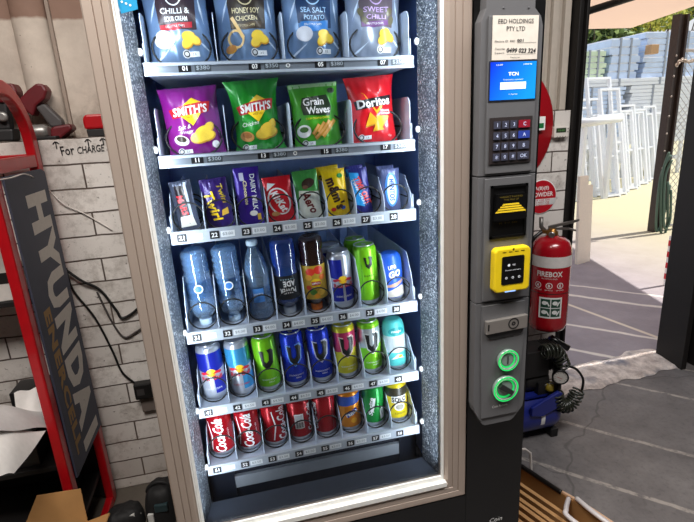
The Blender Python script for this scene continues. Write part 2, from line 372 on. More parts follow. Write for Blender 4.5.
# reveal between glass and cabinet, pebbled metal
m = MB()
m.add([(GX0-.002, 1.13, GZ0), (-.163, 1.225, GZ0), (-.163, 1.225, GZ1), (GX0-.002, 1.13, GZ1)], [(0, 1, 2, 3)], stucco)
m.add([(GX1+.002, 1.13, GZ0), (.486, 1.225, GZ0), (.486, 1.225, GZ1), (GX1+.002, 1.13, GZ1)], [(0, 1, 2, 3)], stucco)
m.add([(-.163, 1.225, GZ0), (-.163, 1.225, GZ1), (-.2, 1.226, GZ1), (-.2, 1.226, GZ0)], [(0, 1, 2, 3)], liner_m)
m.add([(.486, 1.225, GZ0), (.486, 1.225, GZ1), (.53, 1.226, GZ1), (.53, 1.226, GZ0)], [(0, 1, 2, 3)], liner_m)
for z in (1.70, 1.49, 1.30, 1.03, .80, .62):                       # screw bosses beside each tray
    m.lathe([(.008, 0), (.008, .006), (.003, .009)], gk, 10, Matrix.Translation((.487, 1.222, z+.03)) @ Matrix.Rotation(-pi/2, 4, 'Y'))
    m.lathe([(.008, 0), (.008, .006), (.003, .009)], gk, 10, Matrix.Translation((-.164, 1.222, z+.02)) @ Matrix.Rotation(pi/2, 4, 'Y'))
part(m, 'side_reveal', vm)
m = MB(); m.box(GX0, GX1, 1.13, 1.23, .495, .512, M('steel_ledge', (62, 68, 80), .45, .3)); part(m, 'bottom_ledge', vm)
m = MB(); st = F('blue_sticker', (40, 150, 200)); s = flat((GX0+.021, 1.119, 1.806)); m.dec(s, poly([(-.022, .03), (.022, .03), (.02, -.022), (-.012, -.03)]), st, e=0)
m.dec(s, txt('...', w=.02), WHITE, y=-.012, rot=-.4, e=.0008); m.build('sticker', dframe)
# black fascia right of and below the glass
m = MB(); m.box(.574, MX1, 1.10, 1.163, .03, MH, black_shell); m.box(MX0, .573, 1.10, 1.163, .03, .455, black_shell)
s = flat((.676, 1.0995, .338)); m.dec(s, txt('Coin', h=.016, shear=.2), WHITE, rot=.03)
part(m, 'door_fascia', vm)

# ---- payment panel
PY = 1.062
pan_m = M('grey_panel', (104, 104, 106), .5, .15, var=.03); pan_d = M('grey_panel_recess', (84, 84, 87), .5, .1)
sP = flat((0, 1.0995, 0))
pl, pr = .576, .731
m = MB()
up = [(pl, 1.405), (pr, 1.405), (pr, 1.735), (pr-.006, 1.755), (pr-.022, 1.772), (pr-.022, 1.90), (pl+.016, 1.90), (pl+.012, 1.772), (pl, 1.745)]
m.prism(up, sP, 0, .030, pan_m); m.prism([(pl, 1.079), (pr, 1.079), (pr, 1.402), (pl, 1.402)], sP, 0, .030, pan_m)
m.prism([(pl, .775), (pl+.004, .757), (pl+.028, .713), (pl+.036, .708), (pr-.040, .708), (pr-.030, .714), (pr-.003, .748), (pr, .765), (pr, 1.076), (pl, 1.076)], sP, 0, .030, pan_m)
# raised inner field
i0, i1 = pl+.016, pr-.014
for z0, z1 in ((1.41, 1.755), (1.084, 1.398)): m.prism([(i0, z0), (i1, z0), (i1, z1), (i0, z1)], sP, .030, .036, pan_m)
m.prism([(i0+.006, .735), (i1-.010, .735), (i1-.002, .90), (i1, .96), (i1, 1.07), (i0, 1.07), (i0, .96), (i0+.002, .90)], sP, .030, .035, pan_m)
for x in (.630, .692): m.lathe([(.003, 0), (.002, .0015)], pan_d, 10, Matrix.Translation((x, 1.0695, 1.772)) @ Matrix.Rotation(pi/2, 4, 'X'))
panel = part(m, 'payment_panel', vm, bevel=.0025)
sF = lambda x, z: flat((x, PY+.001, z))
# paper notice
m = MB(); s = sF(.657, 1.7095); pap = F('notice_paper', (226, 218, 206), .7); ink = F('ink', (28, 28, 34), .7)
m.prism([(-.057, -.046), (.057, -.046), (.057, .046), (-.057, .046)], s, 0, .0015, pap); E = .0022
m.dec(s, txt('EBD HOLDINGS', w=.088, h=.0092), ink, y=.034, e=E); m.dec(s, txt('PTY LTD', w=.046, h=.0092), ink, y=.0185, e=E)
m.dec(s, txt('Machine ID:  EBD', w=.050, h=.0042), ink, x=-.026, y=-.007, e=E); m.dec(s, txt('001', w=.016, h=.0062, bold=.02), ink, x=.012, y=-.006, e=E)
m.dec(s, rect(.048, .0006), ink, x=.029, y=-.0105, e=E)
m.dec(s, txt('Customer', w=.026, h=.0044), ink, x=-.038, y=-.0225, e=E); m.dec(s, txt('Support:', w=.024, h=.0050), ink, x=-.039, y=-.0315, e=E)
m.dec(s, txt('0499 023 324', w=.074, h=.0098, bold=.025, shear=.12), ink, x=.0155, y=-.027, rot=-.03, e=E); m.dec(s, rect(.074, .0006), ink, x=.0155, y=-.0345, e=E)
m.dec(s, txt('Thank you', w=.024, h=.0038), ink, y=-.0415, e=E); m.build('paper_notice', panel)
# screen
q = NT('blue_display'); sp = q.n('SeparateXYZ'); q.l(q.tc.outputs['Object'], sp.inputs[0])
c = q.mix(q.ramp(q.math('ADD', sp.outputs[0], q.math('MULTIPLY', sp.outputs[2], -.6)), -.40, -.26), C4((14, 40, 190)), C4((20, 130, 205)))
q.l(c, q.b.inputs['Base Color']); q.l(c, q.b.inputs['Emission Color']); q.b.inputs['Emission Strength'].default_value = .75; q.b.inputs['Roughness'].default_value = .2
lit = M('display_white', (225, 235, 245), .4, emit=.7)
m = MB(); s = sF(.655, 1.6185); m.prism([(-.061, -.0435), (.061, -.0435), (.061, .0435), (-.061, .0435)], s, 0, .0012, F('bezel', (40, 44, 60)))
m.dec(s, rect(.117, .082), q.m, e=.0018); E = .0024
m.dec(s, txt('TCN', w=.026, h=.0080, bold=.03), lit, y=.015, e=E); m.dec(s, txt('Please select a product', w=.050, h=.0036), lit, y=.0025, e=E)
m.dec(s, rect(.066, .0155), lit, y=-.0105, e=E); m.dec(s, txt('> Cancel', w=.022, h=.0028), lit, y=-.029, e=E); m.dec(s, txt('12:00', w=.016, h=.003), lit, x=-.036, y=.035, e=E); m.dec(s, txt('100%', w=.022, h=.003), lit, x=.036, y=.035, e=E)
m.build('display_screen', panel)
# keypad
m = MB(); s = sF(.654, 1.486); m.prism([(-.055, -.053), (.055, -.053), (.055, .053), (-.055, .053)], s, 0, .003, F('keypad_plate', (52, 46, 46)))
kp = m.build('keypad', panel)
keyc = F('key_grey', (66, 68, 84)); keylit = M('key_legend', (205, 215, 255), .5, emit=.25); kred = F('key_red', (150, 28, 48)); kblu = F('key_blue', (50, 70, 160))
rows = (('1', '2', '3', 'C'), ('4', '5', '6', 'A'), ('7', '8', '9', 'B'), ('*', '0', '#', 'OK'))
for r, row in enumerate(rows):
    for k, ch in enumerate(row):
        wd = .0165 if k < 3 else .029; xx = -.038+k*.0215+(.0065 if k == 3 else 0); yy = .036-r*.0245
        m = MB(); mm = (keyc if k < 3 else (kred, kblu, keyc, keyc)[r]); m.prism([(xx-wd/2, yy-.0085), (xx+wd/2, yy-.0085), (xx+wd/2, yy+.0085), (xx-wd/2, yy+.0085)], s, .003, .006, mm)
        m.dec(s, txt(ch, h=.0085), keylit, x=xx, y=yy, e=.0068); m.build('key', kp)
# note acceptor: open black recess
m = MB(); s = sF(.656, 1.315); bk = F('acceptor_black', (12, 12, 13), .3)
W, Hh = .050, .066
for a in ([(-W, -Hh), (W, -Hh), (W, -Hh+.006), (-W, -Hh+.006)], [(-W, Hh-.006), (W, Hh-.006), (W, Hh), (-W, Hh)], [(-W, -Hh), (-W+.006, -Hh), (-W+.006, Hh), (-W, Hh)], [(W-.006, -Hh), (W, -Hh), (W, Hh), (W-.006, Hh)]): m.prism(a, s, 0, .004, bk)
m.dec(s, rect(2*W-.01, 2*Hh-.01), bk, e=.0006); m.prism([(-W+.006, -.02), (W-.006, -.02), (W-.012, .045), (-W+.012, .045)], s, .0004, .012, bk)
yl = M('acceptor_yellow', (236, 200, 40), .5, emit=.15); E = .0128
for k in range(4): m.dec(s, poly([(-.043+.006*k, .0+.0058*k), (.041-.006*k, .0+.0058*k), (.038-.006*k, .0042+.0058*k), (-.040+.006*k, .0042+.0058*k)]), yl, e=E)
m.dec(s, txt('INSERT NOTES', w=.060, h=.0040), F('dim_yellow', (120, 104, 40)), y=.038, e=E); m.dec(s, txt('THIS WAY UP', w=.040, h=.0040), F('dim_yellow', (120, 104, 40)), y=.031, e=E); m.dec(s, txt('$5  $10  $20', w=.05, h=.004), F('dim_yellow', (120, 104, 40)), y=-.029, e=.001)
m.build('note_acceptor', panel)
# yellow card reader
m = MB(); s = sF(.660, 1.169); yb = M('reader_yellow', (238, 206, 28), .4)
o8 = lambda w, h, c: [(-w+c, -h), (w-c, -h), (w, -h+c), (w, h-c), (w-c, h), (-w+c, h), (-w, h-c), (-w, -h+c)]
m.prism(o8(.050, .058, .008), s, 0, .024, yb); cr = m.build('card_reader', panel, bevel=.004); cr['label'] = 'bright yellow contactless card reader'
m = MB(); E = .0312; m.prism(o8(.031, .037, .003), s, .024, .0252, bk); E = .0258; tk = M('reader_legend', (210, 214, 220), .5, emit=.4)
m.dec(s, ell(.0035), tk, x=-.012, y=.014, e=E); m.dec(s, txt('tap', h=.0055), tk, x=.002, y=.014, e=E); m.dec(s, txt('Present card here', w=.042, h=.0032), tk, y=.001, e=E)
for x in (-.018, 0, .018): m.dec(s, ring2(.0032, .0018, 12), tk, x=x, y=-.019, e=E)
E = .0245
for x in (-.025, -.008, .009, .026): m.dec(s, rect(.010, .002), F('reader_print', (90, 78, 10)), x=x, y=.048, e=E)
m.dec(s, ell(.003), F('reader_print', (90, 78, 10)), y=.054, e=E); m.dec(s, rect(.03, .003), M('reader_led', (140, 180, 255), .3, emit=1), x=-.005, y=-.056, e=E)
m.dec(s, txt('))', h=.006), F('reader_print', (90, 78, 10)), x=.048, y=.01, e=E); m.build('reader_screen', cr)
# coin slot
m = MB(); s = sF(.660, 1.013); m.prism([(-.060, -.020), (.060, -.016), (.060, .021), (-.060, .017)], s, -.002, .010, M('slot_steel', (176, 170, 164), .3, .7), False)
m.prism([(-.058, -.020), (.058, -.017), (.048, -.034), (-.046, -.038)], s, -.002, .003, F('slot_dark_trim', (46, 46, 48)))  # dark trapezoid trim under the slot plate
for a, b in ((.016, .012), (.006, .002)):
    m.dec(s, ring2(a, b), F('slot_lock', (40, 38, 38)), x=.018, y=.002, e=.0106)
m.dec(s, rect(.004, .018), bk, x=-.054, y=0, e=.0106); m.build('coin_slot', panel, bevel=.002)
# lit round buttons
green = M('green_glow', (40, 230, 110), .4, emit=.5); lens = M('clear_lens', (130, 150, 140), .15, coat=1)
for (cx, cz, r1, nm) in ((.668, .908, .031, 'coin_return_button'), (.664, .822, .038, 'coin_return_knob')):
    m = MB(); T = Matrix.Translation((cx, PY+.0015, cz)) @ Matrix.Rotation(pi/2, 4, 'X')
    m.lathe([(r1, 0), (r1, .006), (r1*.92, .010), (r1*.84, .010), (r1*.80, .004), (r1*.55, .003), (r1*.55, .006)], lens, 30, T)
    s = flat((cx, PY+.0015, cz)); m.dec(s, ring2(r1*.99, r1*.88, 32), green, e=.0112); m.dec(s, ring2(r1*.78, r1*.62, 32), green, e=.005)
    m.dec(s, ring2(r1*.84, r1*.80, 32), WHITE, e=.0108)
    if nm.endswith('knob'): m.prism([(-r1*.1-.02, .008), (-.012, .018), (.024, -.010), (.016, -.020)], s, .004, .014, F('knob_bar', (40, 44, 42)))
    else: m.dec(s, rect(.003, .024), bk, e=.0075)
    m.build(nm, panel)
m = MB(); s = sF(.652, .768); m.dec(s, txt('Coin Return', w=.046, h=.0075), WHITE, rot=.02, e=.0006); m.build('coin_return_lettering', panel)

# ---- trays
TX0, TX1, TY0, TY1 = -.155, .475, 1.24, 1.72
PITCH8 = (TX1-TX0)/8
tray_m = M('tray_white', (176, 186, 202), .45, .05); strip_m = M('strip_white', (164, 172, 182), .4); strip_s = M('strip_silver', (124, 131, 140), .35, .4)
div_m = M('divider_white', (196, 208, 224), .4); coil_m = M('black_coil', (12, 12, 14), .4); plate_m = F('number_plate', (16, 17, 20)); tagw = F('price_paper', (226, 230, 232)); lcdm = F('lcd_grey', (64, 70, 74)); lcdt = M('lcd_text', (170, 178, 184), .4)
TRAYS = [(1.671, 4, .029, 'big'), (1.466, 4, .029, 'big'), (1.279, 8, .032, 'low'), (1.010, 8, .032, 'tall'), (.786, 8, .030, 'low'), (.598, 8, .030, 'low')]
NUM = [[1, 3, 5, 7], [11, 13, 15, 17], list(range(21, 29)), list(range(31, 39)), list(range(41, 49)), list(range(51, 59))]
PRICE = [['380', '350', '380', '350'], ['300', '380', '380', '380'], ['3.00']*8, ['4.00']*8, ['4.50']*8, ['3.50']*8]
FLOORZ = []
for ti, (zb, n, sh, kind) in enumerate(TRAYS):
    m = MB(); fz = zb+(.014 if kind == 'big' else .018); FLOORZ.append(fz); m.box(TX0, TX1, TY0+.006, TY1, zb+.004, fz, tray_m)
    m.box(TX0-.003, TX0, TY0+.006, TY1, zb+.004, zb+.07, tray_m); m.box(TX1, TX1+.003, TY0+.006, TY1, zb+.004, zb+.07, tray_m)
    tr = part(m, 'tray', vm)
    m = MB(); m.box(TX0-.006, TX1+.006, TY0-.004, TY0+.005, zb, zb+sh, strip_s if kind == 'big' else strip_m)
    if kind == 'big':
        m.box(TX0-.006, TX1+.006, TY0-.0065, TY0-.004, zb+sh-.008, zb+sh-.002, strip_m); m.box(TX0-.006, TX1+.006, TY0-.0065, TY0-.004, zb, zb+.006, strip_m)
        sc = flat((.163, TY0-.0045, zb+sh*.5))
        m.dec(sc, ell(.005), WHITE, e=.0004); m.dec(sc, ell(.003), F('screw_grey', (120, 120, 124)), e=.0008)
    m.build('price_rail', tr)
    pitch = (TX1-TX0)/n
    for k in range(n):
        m = MB(); s = flat((TX0+k*pitch, TY0-.0045, zb+sh*.5)); cx = .082 if n == 4 else .020; pw = .014 if n == 4 else .0115
        if n == 8 and kind != 'big': pass
        m.dec(s, rect(pw*2, sh*.62), plate_m, x=cx, e=.0006); m.dec(s, txt('%02d' % NUM[ti][k], h=sh*.36, bold=.02), WHITE, x=cx, e=.0012); m.build('slot_number', tr)
        m = MB()
        if n == 4: m.dec(s, rect(.036, sh*.56), lcdm, x=cx+.040, e=.0006); m.dec(s, txt('$'+PRICE[ti][k], w=.03, h=sh*.34), lcdt, x=cx+.040, e=.0012)
        else: m.dec(s, rect(.035, sh*.50), tagw, x=cx+.0325, e=.0006); m.dec(s, txt('$'+PRICE[ti][k], w=.026, h=sh*.26), F('price_ink', (130, 138, 146)), x=cx+.0325, e=.0012)
        m.build('price_tag', tr)
    y0 = TY0+.008; b = fz-zb
    if kind == 'big': pg = [(y0, b), (y0, .112), (y0+.003, .126), (y0+.010, .134), (y0+.022, .137), (TY1-.01, .137), (TY1-.01, b)]
    elif kind == 'tall': pg = [(y0, b), (y0, .070), (y0+.012, .105), (y0+.05, .165), (TY1-.01, .170), (TY1-.01, b)]
    else: pg = [(y0, b), (y0, .055), (y0+.006, .072), (y0+.05, .118), (TY1-.01, .125), (TY1-.01, b)]
    for k in range(n+1):
        xx = TX0+k*pitch; xx = min(max(xx, TX0+.001), TX1-.001)
        s = flat((xx-.00075, 0, zb), (0, 1, 0)); m = MB(); m.prism(pg, s, -.0008, .0008, div_m)
        m.box(xx-.0095, xx+.008, y0-.001, y0+.002, fz-zb+zb, fz+.005, div_m) if kind == 'big' and 0 < k < n else None
        m.build('divider', tr)
    for k in range(n):
        cx = TX0+(k+.5)*pitch; rr = .0374 if n == 8 else .066; cz = fz+(rr if n == 8 else .046)+.004; m = MB(); tr_ = .0022 if n == 8 else .0026
        stp = .084 if n == 8 else .105; ys = TY0+.036 if n == 8 else TY0+.047; rz = rr if n == 8 else .046
        pts = []
        for j in range(3):
            yy = ys+j*stp
            pts += [(cx+rr*sin(a), yy, cz-rz*cos(a)) for a in [pi/2+2*pi*q/24 for q in range(0, 25)]]
        m.tube([p for p in pts if p[1] <= 1.60], tr_, coil_m, 6); m.build('spiral', tr)
# ================================================================== PRODUCTS
def slot(ti, k):
    n = TRAYS[ti][1]; p = (TX1-TX0)/n; return TX0+(k+.5)*p, FLOORZ[ti]+.0008
YF = TY0+.027                                # just behind the front turn of each spiral
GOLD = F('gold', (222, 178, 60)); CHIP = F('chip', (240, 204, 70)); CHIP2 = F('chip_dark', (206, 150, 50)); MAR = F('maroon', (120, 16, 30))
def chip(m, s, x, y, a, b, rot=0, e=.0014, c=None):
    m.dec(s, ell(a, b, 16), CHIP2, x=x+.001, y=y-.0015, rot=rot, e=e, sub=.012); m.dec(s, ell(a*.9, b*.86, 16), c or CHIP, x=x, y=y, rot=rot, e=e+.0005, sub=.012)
def bag(name, w, h, t, film, seed, art, loc, rot=(0, 0, 0), back=None, ear=.05, crimp=None):
    s = bag_surf(w, h, t, seed, ear); m = MB(); nu, nv = 22, 26
    for side, mm in ((1, film), (-1, back or film)): m.grid(lambda u, v, sd=side: s(w*(u-.5), h*v, 0, sd), nu, nv, mm)
    if crimp:
        for yy in (.006, h-.006): m.dec(s, rect(w*.98, .010), crimp, y=yy, e=.0008, sub=.012)
    art(m, s); return m.build(name, loc=loc, rot=rot)
def rating(m, s, x, y, k=1):
    m.dec(s, ell(.009*k), WHITE, x=x, y=y, e=.0014, sub=.01); m.dec(s, rect(.024*k, .011*k), WHITE, x=x+.017*k, y=y-.001, e=.0014, sub=.01)
    m.dec(s, ring2(.007*k, .0045*k, 16), F('rating_ink', (60, 62, 66)), x=x, y=y, e=.002); m.dec(s, txt('3.5', h=.005*k), F('rating_ink', (60, 62, 66)), x=x+.017*k, y=y-.001, e=.002)
# --- top shelf: four silver-blue deli bags
deli = M('deli_foil', (120, 146, 178), .32, .45, var=.12, scale=25); delid = M('deli_shadow', (70, 92, 126), .35, .4)
def deli_art(l1, l2, panel, tcol, sub, subcol, kind):
    def f(m, s):
        m.dec(s, poly([(-.040, .085), (.044, .085), (.050, .2), (-.046, .2)]), panel, e=.0010, sub=.012)
        m.dec(s, ring2(.019, .016, 24), tcol, y=.156, e=.0016, sub=.01); m.dec(s, txt('DELI', w=.024, h=.009), tcol, y=.156, e=.0016, sub=.01)
        m.dec(s, txt(l1, w=.066, h=.0125, bold=.012), tcol, y=.125, e=.0018, sub=.012); m.dec(s, txt(l2, w=.052, h=.0105, bold=.012), tcol, y=.108, e=.0018, sub=.012)
        m.dec(s, poly([(-.040, .096), (.012, .099), (.036, .102), (.034, .090), (-.006, .084), (-.038, .086)]), sub, e=.0014, sub=.012)
        m.dec(s, txt('DELI STYLE CHIPS', w=.044, h=.0045), subcol, x=-.004, y=.0925, e=.0022, sub=.012)
        if kind == 'bowl':
            m.dec(s, ell(.024, .019), WHITE, x=-.034, y=.066, e=.0018, sub=.01); m.dec(s, ell(.019, .014), F('dip', (226, 222, 210)), x=-.034, y=.068, e=.0024, sub=.01)
        elif kind == 'spoon':
            m.dec(s, ring2(.020, .015, 24), F('honey', (216, 180, 120)), x=-.030, y=.064, e=.0018, sub=.01); m.dec(s, rect(.008, .05), F('honey', (216, 180, 120)), x=-.024, y=.088, rot=.5, e=.002, sub=.01)
            chip(m, s, -.044, .044, .014, .009, .3, c=F('soy', (190, 130, 70)))
        elif kind == 'salt':
            m.dec(s, ell(.021, .017), F('salt_bowl', (206, 206, 212)), x=-.026, y=.072, e=.0018, sub=.01); m.dec(s, rect(.07, .022), F('sea_blue', (50, 120, 190)), y=.088, e=.0016, sub=.01)
        else:
            for a, b in ((-.03, .10), (-.04, .12), (.035, .12), (.04, .10)): m.dec(s, ell(.011, .007), F('herb', (98, 92, 66)), x=a, y=b, rot=a*30, e=.002, sub=.01)
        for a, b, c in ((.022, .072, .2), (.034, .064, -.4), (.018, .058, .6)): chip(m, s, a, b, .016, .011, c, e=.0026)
        rating(m, s, .012, .034)
        for a, b, L, ro in ((-.045, .03, .07, .7), (.055, .05, .05, -.8), (-.05, .13, .06, 1.2), (.058, .13, .07, 1.7)): m.dec(s, poly([(-L/2, 0), (0, .003), (L/2, 0), (0, -.002)]), F('painted_foil_glint', (205, 220, 236), .2), x=a, y=b, rot=ro, e=.0012, sub=.012)  # pale slivers painted on as foil highlights
    return f
kb = F('deli_black', (34, 30, 32)); cream = F('cream_print', (222, 206, 160))
D4 = [('CHILLI &', 'SOUR CREAM', F('deli_charcoal', (58, 44, 48)), WHITE, F('deli_red', (178, 30, 44)), WHITE, 'bowl', 'silver blue chip bag with red stripe and white dip bowl, leftmost on the top shelf'),
      ('HONEY SOY', 'CHICKEN', F('deli_brown', (56, 46, 36)), cream, F('deli_tan', (86, 70, 50)), cream, 'spoon', 'silver blue chip bag with dark honey soy panel, second on the top shelf'),
      ('SEA SALT', 'POTATO', F('deli_navy', (38, 62, 96)), F('pale_blue_print', (170, 205, 235)), F('deli_sea', (60, 120, 180)), WHITE, 'salt', 'silver blue chip bag with blue sea salt panel, third on the top shelf'),
      ('SWEET', 'CHILLI', F('deli_greybrown', (92, 80, 86)), F('lilac_print', (190, 160, 205)), F('deli_plum', (110, 70, 120)), WHITE, 'herb', 'pale grey chip bag with purple lettering, rightmost on the top shelf')]
for k, d in enumerate(D4):
    x, z = slot(0, k); film = deli if k < 3 else M('deli_foil_pale', (150, 160, 176), .32, .4, var=.15, scale=25)
    o = bag('chip_bag', .146, .205, .080, film, k+1, deli_art(*d[:7]), (x, YF+.040, z), (-.06, -.03+.02*k, R.uniform(-.05, .05)), ear=.07)
    tag(o, d[7], 'bag of chips', 'chip bags on the top shelf')
# --- second shelf
def smith_art(base_txt, dark, second, bowl):
    def f(m, s):
        m.dec(s, poly([(-.052, .118), (-.020, .126), (.030, .132), (.048, .132), (.042, .108), (.0, .100), (-.046, .098)]), F('smith_red', (196, 26, 34)), e=.0012, sub=.012)
        m.dec(s, poly([(-.026, .102), (.024, .106), (0, .078)]), YEL, e=.0020, sub=.012); m.dec(s, poly([(-.02, .124), (.03, .130), (.006, .143)]), YEL, e=.0010, sub=.012)
        m.dec(s, txt("SMITH'S", w=.084, h=.021, bold=.03, shear=.15), WHITE, x=-.002, y=.1145, rot=.07, e=.0028, sub=.012)
        m.dec(s, txt('SINCE 1931', w=.026, h=.0045), MAR, y=.098, e=.0032, sub=.012)
        for i, L in enumerate(base_txt): m.dec(s, txt(L, h=.0095, shear=.3), WHITE, x=-.022+.006*i, y=.076-.012*i, rot=.1, e=.0022, sub=.012)
        m.dec(s, ell(.018, .012), bowl, x=-.034, y=.046, rot=-.3, e=.0016, sub=.01); m.dec(s, ell(.012, .007), second, x=-.034, y=.049, rot=-.3, e=.0022, sub=.01)
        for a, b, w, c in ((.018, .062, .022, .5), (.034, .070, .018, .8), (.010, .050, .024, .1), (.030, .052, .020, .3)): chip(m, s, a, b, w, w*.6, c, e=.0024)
        rating(m, s, -.038, .020, .9); m.dec(s, ell(.009), F('badge', (240, 240, 236)), x=.046, y=.030, e=.0014, sub=.01) if dark else None
    return f
purple = M('purple_film', (124, 22, 120), .28, .1, var=.1, coat=.4); greenf = M('green_film', (34, 150, 44), .28, .1, var=.12, coat=.4); grw = M('wave_green_film', (74, 168, 40), .28, .1, var=.1, coat=.4); redf = M('red_film', (206, 24, 34), .28, .1, var=.1, coat=.4)
x, z = slot(1, 0); o = bag('chip_bag', .134, .170, .066, purple, 3, smith_art(('Salt &', 'Vinegar'), 1, F('vin', (60, 50, 40)), F('salt_bag_bowl', (224, 220, 214))), (x+.006, YF+.034, z), (-.05, -.05, .03)); tag(o, 'purple salt and vinegar chip bag on the second shelf', 'bag of chips', 'chip bags on the second shelf')
x, z = slot(1, 1); o = bag('chip_bag', .122, .182, .070, greenf, 8, smith_art(('Chicken',), 0, F('roast', (150, 96, 50)), F('roast_bowl', (190, 140, 80))), (x+.004, YF+.034, z), (-.05, -.05, .06), ear=.16); tag(o, 'green chip bag with red ribbon logo and pointed top corners, second shelf', 'bag of chips', 'chip bags on the second shelf')
def grain(m, s):
    dg = F('wave_dark', (28, 48, 26))
    m.dec(s, poly([(-.040, .112), (-.036, .090), (.034, .084), (.040, .106), (.030, .136), (-.034, .132)]), dg, e=.0012, sub=.012)
    m.dec(s, txt('Grain', w=.054, h=.019, bold=.02), WHITE, x=-.006, y=.121, e=.0020, sub=.012); m.dec(s, txt('Waves', w=.062, h=.018, bold=.02), WHITE, x=.004, y=.100, e=.0020, sub=.012)
    m.dec(s, txt('SOUR CREAM & CHIVES', w=.062, h=.0050), YEL, x=.0, y=.080, e=.0020, sub=.012)
    m.dec(s, ell(.010, .007), dg, x=.044, y=.146, e=.0014, sub=.01); m.dec(s, ell(.018, .016), WHITE, x=-.038, y=.050, e=.0016, sub=.01); m.dec(s, ell(.011, .007), F('chives', (70, 110, 50)), x=-.038, y=.054, e=.0022, sub=.01)
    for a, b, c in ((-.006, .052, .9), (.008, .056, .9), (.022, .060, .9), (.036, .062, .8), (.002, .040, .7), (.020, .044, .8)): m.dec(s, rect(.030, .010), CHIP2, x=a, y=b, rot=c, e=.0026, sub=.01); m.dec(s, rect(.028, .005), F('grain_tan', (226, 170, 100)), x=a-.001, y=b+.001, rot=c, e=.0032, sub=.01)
    rating(m, s, -.036, .020, .9)
x, z = slot(1, 2); o = bag('chip_bag', .124, .168, .066, grw, 5, grain, (x-.002, YF+.034, z), (-.05, -.04, -.03), crimp=F('wave_pale', (170, 206, 150))); tag(o, 'green grain chip bag with white lettering on a dark patch, second shelf', 'bag of chips', 'chip bags on the second shelf')
def dori(m, s):
    m.dec(s, poly([(-.034, .138), (-.028, .138), (.004, .082), (.040, .118), (.036, .121), (.004, .091), (-.024, .134)]), F('flame', (250, 170, 30)), e=.0012, sub=.012)
    m.dec(s, poly([(-.054, .118), (.052, .128), (.050, .104), (-.050, .096)]), F('logo_black', (20, 16, 18)), e=.0016, sub=.012)
    m.dec(s, txt('Doritos', w=.094, h=.022, bold=.035), WHITE, y=.112, rot=.06, e=.0024, sub=.012)
    m.dec(s, txt('cheese', h=.007, bold=.02), WHITE, x=.030, y=.090, e=.0020, sub=.012); m.dec(s, txt('SUPREME', h=.005, bold=.02), WHITE, x=.030, y=.082, e=.0020, sub=.012)
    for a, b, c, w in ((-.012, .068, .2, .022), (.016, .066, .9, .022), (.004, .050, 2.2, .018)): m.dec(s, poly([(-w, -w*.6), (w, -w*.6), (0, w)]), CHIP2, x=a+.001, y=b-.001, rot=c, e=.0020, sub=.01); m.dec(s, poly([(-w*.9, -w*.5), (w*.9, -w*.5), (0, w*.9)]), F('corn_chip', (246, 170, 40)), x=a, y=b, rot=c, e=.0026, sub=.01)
    rating(m, s, -.040, .026, .9); m.dec(s, txt('170g', h=.006), WHITE, x=.040, y=.024, e=.0016, sub=.01)
x, z = slot(1, 3); o = bag('chip_bag', .128, .180, .066, redf, 11, dori, (x-.006, YF+.034, z), (-.05, -.05, .02), ear=.10); tag(o, 'red corn chip bag with a black triangle logo, right end of the second shelf', 'bag of chips', 'chip bags on the second shelf')
# --- third shelf: chocolate and candy
def bar(ti, k, w, h, t, film, art, label, name='chocolate_bar', seed=1, lean=0, dx=0, yaw=0, ear=.03, crimp=None, dy=0):
    x, z = slot(ti, k); w *= 1.14; a0 = art; art = lambda m, s: a0(m, lambda x, y, e: s(x*1.14, y*1.03, e)); h *= 1.03; o = bag(name, w, h, t, film, seed, art, (x+dx, YF+t/2+.016+dy, z+abs(lean)*w*.5), (-.06, lean, yaw), ear=ear, crimp=crimp); tag(o, label, 'chocolate bar' if name == 'chocolate_bar' else 'candy bag', 'sweets on the third shelf'); return o
SH = M('bar_shade_film', (36, 44, 66), .3, .3)
def vert(m, s, t, w, h, c, x=0, y=.06, rot=pi/2, bold=.03, shear=.15, e=.0018): m.dec(s, txt(t, w=w, h=h, bold=bold, shear=shear), c, x=x, y=y, rot=rot, e=e, sub=.01)
def a_mars(m, s):
    m.dec(s, rect(.020, .10), F('mars_black', (30, 20, 24)), x=-.004, y=.064, e=.001, sub=.01); vert(m, s, 'MARS', .050, .014, F('mars_red', (210, 40, 50)), -.004, .066, -pi/2+.1); m.dec(s, poly([(-.018, .012), (.016, .012), (.012, .040), (-.014, .038)]), F('wrap_beige', (206, 200, 190)), e=.0016, sub=.01)
    m.dec(s, poly([(.008, .02), (.013, .02), (.012, .12), (.006, .12)]), F('painted_glint', (190, 200, 215), .2), e=.001, sub=.01)  # pale strip painted on as a highlight along the wrapper
bar(2, 0, .046, .125, .022, M('foil_bar', (92, 98, 116), .25, .6, var=.2), a_mars, 'grey foil chocolate bar with red lettering, leftmost on the third shelf', seed=2, lean=-.10)
def a_twirl(m, s): vert(m, s, 'Twirl', .075, .022, YEL, -.010, .056, -pi/2+.18); m.dec(s, poly([(.006, .030), (.022, .034), (.022, .050), (.008, .044)]), GOLD, e=.0012, sub=.01); vert(m, s, 'Twirl', .05, .012, F('twirl_gold', (190, 160, 50)), .015, .085, -pi/2+.18)
bar(2, 1, .060, .125, .026, M('purple_bar', (48, 26, 96), .28, .2, var=.15), a_twirl, 'dark purple chocolate bar with yellow lettering, second on the third shelf', seed=4, lean=-.08)
